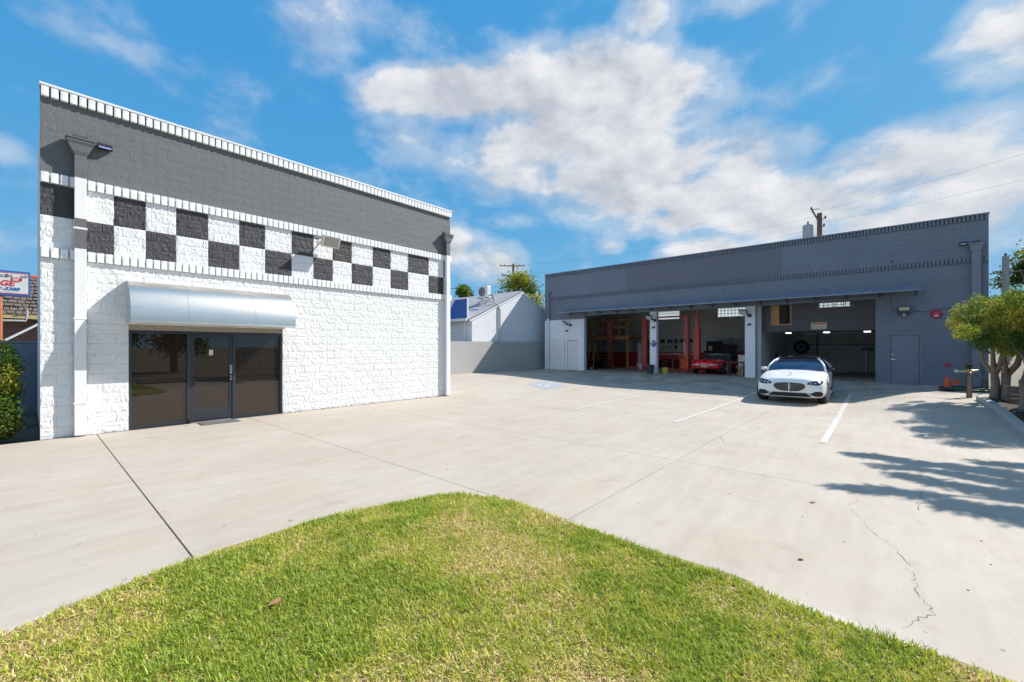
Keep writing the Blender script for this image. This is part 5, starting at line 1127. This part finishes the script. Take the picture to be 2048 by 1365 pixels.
# --- row of clipped small trees in the planting bed
def hedge_tree(seed):
    rs = random.Random(seed); t = thing('hedge_tree', 'x', 'tree', (0, 0, 0), local=True)
    tr = MB(); tips = []
    nst = rs.choice([1, 2, 2])
    for k in range(nst):
        a = rs.random()*6; bx, by = .16*math.cos(a)*(nst > 1), .16*math.sin(a)*(nst > 1); r0 = rs.uniform(.10, .14)
        p1 = Vector((bx+rs.uniform(-.08, .08), by+rs.uniform(-.08, .08), .75)); 
        tr.tube([(bx, by, -.05), (bx*.95, by*.95, .08), (bx*.9+.02, by*.9, .4), tuple(p1)], [r0*1.5, r0*1.05, r0*.92, r0*.85], 10)
        for q in range(3):
            aa = rs.random()*6.3; e = p1+Vector((.34*math.cos(aa), .34*math.sin(aa), rs.uniform(.5, .75))); mid = (p1+e)/2+Vector((.09*math.cos(aa), .09*math.sin(aa), 0)); e2 = e+Vector((.4*math.cos(aa+.5), .4*math.sin(aa+.5), .6))
            tr.tube([tuple(p1-Vector((0, 0, .04))), tuple(mid), tuple(e), tuple(e2)], [r0*.62, r0*.5, r0*.36, r0*.16], 8); tips += [e, e2]
        if rs.random() < .7:
            aa = rs.random()*6.3; tr.tube([tuple(p1-Vector((0, 0, .05))), tuple(p1+Vector((.2*math.cos(aa), .2*math.sin(aa), .22)))], [r0*.6, r0*.5], 8)
    tr.build('trunk', m['bark'], t, smooth=True)
    cl = []
    for e in tips: cl.append(((e.x*1.15, e.y*1.15, min(2.75, e.z+.55)), (rs.uniform(.32, .5), rs.uniform(.32, .5), rs.uniform(.3, .45))))
    for _ in range(9): a = rs.random()*6.3; r = rs.uniform(.3, .95); cl.append(((r*math.cos(a), r*math.sin(a), rs.uniform(1.55, 2.75)), (rs.uniform(.28, .48),)*2+(rs.uniform(.25, .4),)))
    for _ in range(5): a = rs.random()*6.3; cl.append(((1.15*math.cos(a), 1.15*math.sin(a), rs.uniform(1.8, 2.5)), (.26, .26, .2)))
    me = leaf_cloud('crown', cl, 36000, .085, .020, TONES, (.20, .40, .32, .08), .5, .35, seed, .10)
    tag(put('crown', me, t), kind='stuff'); return t
T0 = [hedge_tree(11), hedge_tree(23), hedge_tree(37)]
TP = [(2.48, 18.0, 0, .4, 'first hedge tree with a forked grey trunk next to the slate wall'), (2.95, 16.9, 1, 2.0, 'hedge tree with a thin trunk beside the wooden crate'), (2.55, 15.7, 2, 1.2, 'hedge tree with yellow green leaves right of the wooden crate'),
      (2.75, 14.6, 0, 3.3, 'hedge tree with a thick grey trunk at the right edge of the view')]
used = set()
for x, y, k, rz, lab in TP:
    z = zg(2.3, y)+.08
    if k not in used: used.add(k); o = T0[k]; o.location = (x, y, z); o.rotation_euler = (0, 0, rz); o['label'] = lab; o['group'] = 'trees in the planting bed'
    else: o = dup(T0[k], (x, y, z), rz, lab, 'trees in the planting bed')
    o.scale = (.72, .90, .97)
# a broad tree off to the right: long level sprays of leaves, only its shade reaches the view
t = thing('broad_tree', 'broad tree with long level branches beyond the right edge', 'tree', (5.4, 13.0, 0)); tr = MB()
tr.tube([(5.4, 13, -.1), (5.3, 13, 1.6), (5.1, 13, 3.6), (5.0, 13, 5.4)], [.22, .17, .14, .09], 12)
cl = []; rs = random.Random(5)
for x0, x1, y, z, w in ((2.45, 5.6, 14.35, 5.6, .24), (2.75, 5.6, 13.75, 5.5, .16), (2.9, 5.6, 13.05, 5.5, .26), (2.5, 5.7, 12.35, 5.6, .22), (3.3, 5.7, 11.85, 5.4, .26), (3.9, 6, 15.0, 5.5, .30), (4.1, 6, 13.4, 5.9, .45), (4.1, 6, 12.6, 5.9, .40), (4.3, 6, 14.3, 5.8, .4), (4.0, 6, 11.4, 5.3, .3)):
    tr.tube([(5.1, 13, 4.2+.08*y % .5), ((x0+x1)/2+.6, (y+13)/2, z-.35), (x0+.2, y, z)], [.07, .045, .012], 6)
    n = int((x1-x0)/.28)
    for k in range(n+1): f = k/n; cl.append(((x0+.32+(x1-x0)*f, y+rs.uniform(-.10, .10), z+rs.uniform(-.08, .08)), (.26, w*(.35+.65*min(1, f*2.2))*rs.uniform(.7, 1.25), .12)))
tr.build('trunk', m['bark'], t, smooth=True)
tag(put('crown', leaf_cloud('crown', cl, 30000, .15, .055, TONES, (.3, .5, .2, 0), .2, .1, 77, .12), t), kind='stuff')
# pale picket fence behind the trees
t = thing('picket_fence', 'tall pale picket fence behind the hedge trees at the right side', 'fence', (4.35, 14, 0))
pk = MB().box(-.012, .012, -.045, .045, .05, 1.75).mesh('picket', m['fence'])
for k in range(118):
    y = 8+k*.126; o = bpy.data.objects.new('picket', pk); COL.objects.link(o); o.parent = t; o.location = Vector((4.35, y, zg(2.3, min(y, 23)))) - WLOC[t.name]
for z in (.4, 1.45): MB().bar((4.385, 7.9, z), (4.385, 22.9, z+.2), .05, .08).build('rail', m['fence'], t)
# --- clipped hedge and things at the left edge
def box_leaves(name, x0, x1, y0, y1, z0, z1, n, ln, wd, weights, seed):
    rs = np.random.default_rng(seed); cl = []
    for _ in range(60):
        f = rs.integers(0, 4); p = np.array([rs.uniform(x0, x1), rs.uniform(y0, y1), rs.uniform(z0, z1)])
        if f == 0: p[0] = x1
        if f == 1: p[1] = y1
        if f == 2: p[2] = z1
        r = rs.uniform(.14, .26); cl.append((tuple(p), (r, r, r)))
    return leaf_cloud(name, cl, n, ln, wd, TONES, weights, .1, .3, seed)
t = thing('hedge', 'dense green hedge at the left edge beside the white shop', 'hedge', (-12.8, -1.4, 0))
tag(put('foliage', box_leaves('foliage', -12.95, -12.06, -2.6, -.30, .12, 1.72, 26000, .05, .028, (.2, .42, .32, .06), 5), t), kind='stuff')
for k in range(5): MB().tube([(-12.45, -.6-.45*k, -.02), (-12.45+.05*(-1)**k, -.62-.45*k, .7), (-12.43, -.6-.45*k, 1.4)], [.04, .03, .015], 6).build('stem', m['bark'], t)
t = thing('block_boundary_wall', 'dark grey block boundary wall between the hedge and the white shop', 'wall', (-17.6, -3, 0))
WBM = block_meshes('wallb', 4, 3, 2, .005, 41, .003)
MB().box(-17.7, -17.512, -9, 4.0, -.05, 1.86).build('core', m['slate_block'], t); MB().box(-17.72, -17.48, -9, 4.0, 1.861, 1.92).build('cap', m['slate_paint'], t)
for c in range(9):
    for k in range(12):
        o = bpy.data.objects.new('block', WBM[(c*5+k) % 4]); COL.objects.link(o); o.parent = t
        o.matrix_basis = Matrix.Translation(-WLOC[t.name]) @ Matrix.Translation((-17.5, -3.2+k*.4+(c % 2)*.2, .02+c*.203)) @ Matrix.Rotation(R(90), 4, 'Z') @ Matrix.Diagonal((.4, 1, .203, 1))
        o.material_slots[0].link = 'OBJECT'; o.material_slots[0].material = m['slate_block']
b = MB(); b.tube([(-14.6+.5*math.cos(i*.3)*(1-.002*i), -.35+.28*math.sin(i*.3), .03+.0012*i) for i in range(120)], .02, 6); tag(b.build('garden_hose', m['green_hose'], None, smooth=True), 'dark hose coiled in the shade behind the hedge', 'hose')
# roadside sign on its pole
SXs = -24.4; t = thing('pole_sign', 'white and blue roadside sign on an orange pole behind the hedge, red lettering', 'sign', (SXs, -.75, 0))
MB().tube([(SXs-.1, -.72, -.1), (SXs-.1, -.72, 3.75)], .085, 12).build('pole', m['sign_pole'], t)
sb = MB().box(SXs-.14, SXs, -1.62, .035, 3.66, 4.60).build('cabinet', m['blue'], t, bevel=.01)
MB().box(SXs+.001, SXs+.006, -1.57, -.015, 3.735, 4.53).build('face', m['white_plastic'], sb)
for z in (3.74, 4.50): MB().box(SXs+.0065, SXs+.009, -1.57, -.015, z, z+.025).build('red_line', m['red'], sb)
def letter(s, size, mat, y, z, shear, wide=1., bold=0.):
    me = text_mesh(s, size, m[mat], shear, bold, wide); me.transform(Matrix.Translation((SXs+.011, y, z)) @ Matrix.Rotation(R(90), 4, 'Z') @ Matrix.Rotation(R(90), 4, 'X')); return put('lettering', me, sb)
letter('VICE', .115, 'dark_print', -.80, 4.35, .3, 1.15, .002); letter('AGE', .27, 'red', -.90, 4.04, .2, 1.05, .010); letter('6-5388', .165, 'blue', -.75, 3.865, .3, 1.1, .005)
MB().box(SXs+.0095, SXs+.011, -.95, -.25, 3.795, 3.805).build('small_print', m['pale_grey'], sb)
q = MB(); q.prism([(.14*math.cos(a), .085*math.sin(a)) for a in [i*math.pi/10 for i in range(20)]], lambda a, b_, d: (d, -.30+a, 4.28+b_), SXs+.011, SXs+.015); q.build('badge', m['red'], sb)
me = text_mesh('88', .13, m['white_plastic'], .2, .004, 1.1); me.transform(Matrix.Translation((SXs+.018, -.40, 4.235)) @ Matrix.Rotation(R(90), 4, 'Z') @ Matrix.Rotation(R(90), 4, 'X')); put('lettering', me, sb)
for s, y0 in ((1, -.23), (-1, -.38)):
    q = MB()
    for i in range(4):
        for j in range(3):
            if (i+j) % 2 == 0: q.add([(SXs+.0105, y0+s*(.02+.05*(i+a)), 4.325+.035*(j+c)+.012*(i+a)) for a, c in ((0, 0), (1, 0), (1, 1), (0, 1))], [(0, 1, 2, 3)])
    q.build('flag', m['dark_print'], sb)
b = MB(); tag(MB().bar((-24.6, -.6, 2.0), (-25.4, .35, 2.75), .06).build('pipe_brace', m['pale_grey']), 'slanting grey pipe brace before the shake roofed house', 'pipe')
tag(MB().tube([(-25.0, -.75, 2.76), (-25.0, -.08, 2.77), (-25.0, -.05, 2.95), (-25., -.05, 3.2)], .04, 8).build('pipe_rail', m['pale_grey']), 'level grey pipe bending upward before the shake roof', 'pipe')
# shake roofed brick house
HX = -36.; t = thing('brick_house', 'low red brick house with a weathered shake roof beyond the boundary wall', 'house', (HX-4, 4, 0))
MB().box(HX-8, HX-.7, -1.0, 10, 0, 3.35).build('wall', m['red_brick'], t)
MB().box(HX-.1, HX+.1, -1.75, 10.5, 3.35, 3.62).build('fascia', m['tan_trim'], t)
b = MB(); E0, E1, RZ = -1.75, 10.5, 5.9
b.add([(HX+.02, E0, 3.55), (HX+.02, E1, 3.55), (HX-2.3, E1, RZ), (HX-2.3, E0+1.7, RZ), (HX-8, E0+1.7, RZ), (HX-8, E0, 3.55), (HX-8, E1, RZ)], [(0, 1, 2, 3), (0, 3, 4, 5), (3, 2, 6, 4)]); rf = b.build('roof', m['shake'], t)
sh = MB(); rs = random.Random(4)
for r in range(11):
    f0 = r/11; y = E0+1.7*f0+.02
    while y < 4.2:
        w = rs.uniform(.18, .36); dz = rs.uniform(0, .05); f1 = f0+1.18/11; o0 = .10+rs.uniform(-.02, .05)
        P0 = lambda f, o: (HX+.06-2.32*f+o*.7, 3.55+2.35*f+o*.7)
        a, c = P0(f0-.02*rs.random(), o0), P0(f1, .03); a2 = P0(f0, o0-.05)
        sh.add([(a[0], y, a[1]), (a[0], y+w-.03, a[1]), (c[0], y+w-.03, c[1]), (c[0], y, c[1]), (a2[0], y, a2[1]), (a2[0], y+w-.03, a2[1])], [(0, 1, 2, 3), (4, 5, 1, 0)]); y += w
tag(sh.build('shake', m['shake'], rf), kind='stuff'); MB().bar((HX-2.3, E0+1.7, RZ+.08), (HX-2.3, E1, RZ+.08), .25, .12).build('ridge', m['orange'], rf)['label'] = 'orange edged ridge cap'
MB().bar((HX+.1, E0-.03, 3.66), (HX-2.25, E0+1.66, RZ+.07), .22, .08).build('hip_cap', m['shake'], rf)
# ------------------------------------------------------------------ white gabled building and wall behind the lot
t = thing('lot_end_wall', 'plain low grey wall closing the far end of the lot', 'wall', (-18.45, 20, 0))
MB().box(-18.6, -18.42, 9.9, 23.98, -.1, 2.10).build('face', M('grey_plaster', (.40, .395, .385), .85, col2=(.38, .375, .365), ns=.8), t)
WX = -18.72; t = thing('gabled_building', 'white painted brick building with grey gable roof and split air unit behind the lot', 'building', (-24, 22.4, 0))
Y0, Y1, YR, ZE, ZR = 17.7, 27.2, 22.45, 3.46, 5.52
MB().prism([(Y0, -.1), (Y1, -.1), (Y1, ZE), (YR, ZR), (Y0, ZE)], lambda a, b_, d: (d, a, b_), WX-.25, WX).build('gable_wall', m['gable_brick'], t)
MB().box(-34, WX-.26, Y0, Y0+.25, -.1, ZE).build('side_wall', m['eave_brick'], t); MB().box(-34, WX-.26, Y1-.25, Y1, -.1, ZE).build('side_wall', m['eave_brick'], t)
b = MB()
for y0, z0, y1, z1 in ((Y0-.35, ZE-.08, YR, ZR+.07), (Y1+.35, ZE-.08, YR, ZR+.07)):
    b.add([(-34, y0, z0), (WX-.02, y0, z0), (WX-.02, y1, z1), (-34, y1, z1), (-34, y0, z0+.07), (WX-.02, y0, z0+.07), (WX-.02, y1, z1+.07), (-34, y1, z1+.07)], [(0, 1, 2, 3), (4, 5, 6, 7), (0, 1, 5, 4), (1, 2, 6, 5), (0, 3, 7, 4)])
b.build('roof', m['roof_grey'], t); MB().box(-34, WX-.05, Y0-.46, Y0-.34, ZE-.12, ZE+.02).build('gutter', m['plaster'], t)
MB().tube([(WX+.08, 20.1, 2.0), (WX+.08, 20.1, 4.15), (WX+.02, 20.0, 4.5), (WX-.4, 19.6, 4.8), (WX-1.2, 19.6, 4.75)], .06, 8).build('conduit', m['pale_grey'], t); MB().tube([(WX-.6, Y0-.06, .0), (WX-.6, Y0-.06, ZE-.1)], .06, 8).build('downspout', m['plaster'], t)
for y0, z0, y1, z1 in ((Y0-.2, ZE-.12, YR, ZR-.02), (Y1+.2, ZE-.12, YR, ZR-.02)): MB().bar((WX+.02, y0, z0), (WX+.02, y1, z1), .05, .09).build('barge_board', m['plaster'], t)
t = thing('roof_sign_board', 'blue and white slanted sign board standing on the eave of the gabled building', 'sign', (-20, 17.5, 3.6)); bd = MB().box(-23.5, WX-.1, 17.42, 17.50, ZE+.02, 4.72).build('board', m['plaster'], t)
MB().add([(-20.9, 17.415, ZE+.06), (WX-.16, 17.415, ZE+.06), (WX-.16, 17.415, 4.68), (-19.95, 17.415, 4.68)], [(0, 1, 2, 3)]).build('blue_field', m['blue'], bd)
t = thing('air_conditioner', 'white split air conditioner on a frame on the grey gable roof', 'air conditioner', (-20.4, 20.6, 4.8)); zb = 4.98
b = MB(); b.box(-20.85, -20.0, 20.3, 20.68, zb+.12, zb+.92); bd = b.build('case', m['white_plastic'], t, bevel=.03); q = MB(); q.lathe([(0, -.01), (.30, -.01), (.32, .01)], (-20.5, 20.295, zb+.54), 24, axis='Y'); q.build('fan_grille', m['iron'], bd)
for k in range(5): MB().lathe([(.05+.055*k, -.02), (.065+.055*k, -.02), (.065+.055*k, 0)], (-20.5, 20.285, zb+.54), 20, axis='Y').build('grille_ring', m['pale_grey'], bd)
for x in (-20.8, -20.05): MB().bar((x, 20.2, zb-.25), (x, 20.75, zb+.11), .06).build('stand', m['steel'], t); MB().bar((x, 20.2, zb+.10), (x, 20.9, zb+.10), .05).build('stand', m['steel'], t)
b = MB(); b.tube([(-20.0, 20.5, zb+.3), (-19.6, 20.4, zb+.25), (-19.3, 20.2, zb-.1), (-19.1, 20.0, zb-.3)], .035, 8); b.build('pipe', m['black'], t)
# ------------------------------------------------------------------ far trees and poles
def far_tree(x, y, h, w, seed, label, weights, n=9000, ln=.28, low=.35, loose=.3):
    rs = random.Random(seed); t = thing('background_tree', label, 'tree', (x, y, 0), group='trees beyond the lot'); tr = MB(); cl = []
    tr.tube([(x, y, -.1), (x+.1, y, h*.3), (x, y+.1, h*.55)], [h*.035, h*.028, h*.02], 8)
    for _ in range(9):
        a = rs.random()*6.3; r = w*.5*rs.uniform(.35, 1.0); z = h*rs.uniform(low+.08, .93); sc = 1-.6*max(0, z/h-.6)/.4; c = (x+r*sc*math.cos(a), y+r*sc*math.sin(a), z)
        tr.tube([(x, y, h*.3+.1*h*rs.random()), ((x+c[0])/2, (y+c[1])/2, (h*.4+c[2])/2), c], [h*.016, h*.011, h*.004], 6)
    tr.build('trunk', m['bark'], t)
    for _ in range(26):
        a = rs.random()*6.3; zz = rs.uniform(low, .95); rr = w*.5*math.sqrt(rs.random())*math.sin(math.pi*min(1, max(.18, (zz-low)/(1.02-low)*.75+.25))); cr = w*rs.uniform(.10, .19)
        cl.append(((x+rr*math.cos(a), y+rr*math.sin(a), h*zz), (cr, cr, cr*.8)))
    tag(put('crown', leaf_cloud('crown', cl, n, ln, ln*.45, TONES, weights, .3, .2, seed, loose), t), kind='stuff'); return t
far_tree(-29.8, 35.4, 9.6, 6.6, 3, 'tall yellow green tree behind the gabled building', (.1, .35, .5, .05), 8500, .30, .35, .5)
far_tree(-38.0, 34.4, 9.2, 4.6, 4, 'dark green rounded tree left of the gabled roof', (.55, .4, .05, 0), 9000, .28, .4)
far_tree(-42.5, 33.5, 8.0, 3.6, 14, 'low dark tree beside the rounded tree behind the gabled roof', (.6, .38, .02, 0), 5000, .28, .4)
far_tree(5.0, 26.9, 6.1, 4.3, 5, 'broad leaved tree with yellow leaves behind the slate building corner', (.38, .34, .20, .08), 16000, .15, .22, .3)
far_tree(5.9, 23.6, 4.1, 2.9, 6, 'orange tinged bushy tree right of the concrete pole', (.25, .3, .3, .15), 9000, .13, .2, .3)
far_tree(-46, -1.9, 6.6, 4.4, 7, 'yellow green tree between the sign pole and the shake roof', (.1, .4, .5, 0), 6000, .3, .2)
def wire(p, q, sag, label, r=.006):
    n = 16; return tag(MB().tube([Vector(p).lerp(Vector(q), i/n)-Vector((0, 0, sag*4*(i/n)*(1-i/n))) for i in range(n+1)], r, 4).build('power_line', m['iron']), label, 'wire', 'power lines')
t = thing('utility_pole', 'wooden utility pole with three crossarms before the yellow tree', 'utility pole', (-33.5, 38.5, 0)); x, y = -33.5, 38.5; ht = 11.8
MB().tube([(x, y, 0), (x, y, ht)], [.17, .13], 10).build('pole', m['wood_pole'], t)
dv = Vector((.7523, .6588, 0))
for z, w, mt in ((ht-.25, 1.55, 'lumber'), (ht-1.35, 1.3, 'wood_pole'), (ht-2.9, 1.55, 'wood_pole'), (ht-3.4, 1.4, 'pale_grey')):
    c = Vector((x, y-.15, z)); off = dv*(.5 if z < ht-3 else 0)
    a = MB().bar(c-dv*w+off, c+dv*w*.95+off+Vector((0, 0, -.25 if z > ht-2 and z < ht-1 else 0)), .10, .12).build('crossarm', m[mt], t)
    for k in (-.95, -.6, .55, .9): p = c+dv*w*k+off; MB().lathe([(0, .06), (.05, .06), (.06, .16), (.03, .26), (0, .27)], tuple(p), 8).build('insulator', m['pale_grey'], a)
t = thing('utility_pole', 'wooden pole with grey transformer above the slate parapet', 'utility pole', (-4.35, 48, 0)); x, y, ht = -4.35, 48, 14.1
MB().tube([(x, y, 0), (x, y, ht)], [.24, .20], 12).build('pole', m['wood_pole'], t); MB().bar((x+.05, y-.25, ht-1.0), (x-.55, y-.25, ht+.35), .16, .14).build('brace', m['wood_pole'], t)
b = MB(); b.lathe([(0, 0), (.40, 0), (.42, .08), (.42, 1.75), (.38, 1.85), (0, 1.9)], (x-.85, y-.3, ht-2.85), 20); tf = b.build('transformer', m['pale_grey'], t); MB().lathe([(0, 0), (.06, 0), (.07, .2), (.03, .35), (0, .36)], (x-.85, y-.3, ht-.97), 8).build('bushing', m['iron'], tf)
for dz, dx in ((-.6, .45), (-1.3, .35), (.42, -.6)): MB().lathe([(0, 0), (.07, 0), (.09, .12), (.04, .24), (0, .25)], (x+dx, y-.2, ht+dz), 8).build('insulator', m['iron'], t); MB().bar((x, y-.1, ht+dz-.05), (x+dx, y-.2, ht+dz), .05).build('pin', m['iron'], t)
MB().tube([(x-.95, y-.3, ht-2.2), (x-1.5, y-.3, ht-2.8), (x-1.7, y-.3, ht-3.6)], .03, 6).build('lead', m['iron'], t)
PX_, PY_ = 3.62, 25.1; t = thing('concrete_pole', 'pale concrete lighting pole with a drooping arm just behind the slate corner', 'utility pole', (PX_, PY_, 0)); MB().tube([(PX_, PY_, -.1), (PX_, PY_, 5.3)], [.13, .095], 10).build('pole', m['fence'], t); MB().tube([(PX_, PY_, 5.0), (PX_+.5, PY_+.1, 5.15), (PX_+1.1, PY_+.2, 5.5)], .03, 8).build('arm', m['pale_grey'], t)
for z in (5.32, 5.1): MB().lathe([(0, 0), (.03, 0), (.04, .09), (0, .12)], (PX_, PY_, z), 8).build('insulator', m['iron'], t)
wire((-33.6, 38.4, 11.6), (-4.35, 48, 13.9), .7, 'highest faint wire from the crossarm pole to the transformer pole'); wire((-33.0, 38.8, 10.6), (-4.35, 48, 12.8), .9, 'second faint wire from the crossarm pole to the transformer pole')
wire((-4.35, 48, 14.3), (22, 40, 17), .6, 'highest faint wire right of the transformer pole'); wire((-4.1, 48, 13.2), (24, 40, 14.6), .6, 'faint wire below the highest one right of the transformer pole')
wire((-60, 30, 10.2), (-33.7, 38.5, 11.6), .6, 'faint wire left of the crossarm pole'); wire((2.9, 25.0, 4.65), (12, 26.5, 5.3), .1, 'upper thick cable beside the concrete pole', .018); wire((2.9, 25.0, 4.2), (12, 26.5, 4.7), .1, 'lower thick cable beside the concrete pole', .018)
# ------------------------------------------------------------------ what stands behind the viewer (seen in the glass)
tag(MB().box(5.6, 1200, -60, 3.2, -.075, -.06).build('street', m['asphalt']), kind='structure')
t = thing('stucco_building', 'tan stucco house across the street behind the viewer', 'house', (19, -4, 0)); MB().box(17, 25, -12, 3, -.05, 3.6).build('wall', m['tan_wall'], t); MB().box(16.5, 25.5, -12.5, 3.5, 3.6, 3.9).build('roof', m['shake'], t)
for y in (-9, -5, -1): MB().box(16.96, 16.995, y, y+1.6, .9, 2.3).build('window', m['car_glass'], t)
far_tree(15, 7, 7, 5.5, 21, 'bushy street tree behind the viewer', (.4, .4, .15, .05), 6000, .3, .2); far_tree(14, -16, 8, 6, 22, 'tall street tree behind the viewer to the left', (.4, .4, .15, .05), 6000, .3, .2)
far_tree(9, -14, 6, 5, 24, 'small street tree behind the viewer near the kerb', (.4, .4, .15, .05), 5000, .3, .2)
# fallen leaves on lawn and paving
lfm = MB().add([(0, -.03, 0), (.022, 0, .008), (.018, .03, .004), (0, .045, .012), (-.02, .028, .006), (-.02, 0, .0)], [(0, 1, 2, 3), (0, 3, 4, 5)]).mesh('fallen_leaf', m['dead_leaf'])
for i, (x, y, s, w) in enumerate(((-3.0, 1.05, 1.2, 'on the left part of the lawn'), (-2.62, .45, .8, 'near the lower left lawn corner'), (-3.2, 2.4, .7, 'on the upper lawn'), (-1.5, 3.1, .7, 'near the right lawn edge'), (-.6, 5.8, .9, 'on the concrete near the long crack'), (-3.9, .55, .8, 'at the left lawn edge'), (-11.6, 2.3, 1.0, 'before the glass door sill'), (-.5, 4.2, .8, 'on the concrete beside the lawn'))):
    o = bpy.data.objects.new('fallen_leaf', lfm); COL.objects.link(o); o.location = (x, y, (lz(x, y)+.035 if lawn_in(x, y) else zg(x, y)+.004)); o.scale = (s, s, s); o.rotation_euler = (.1, .15, i*1.3); tag(o, 'curled brown fallen leaf '+w, 'leaf', 'fallen leaves')
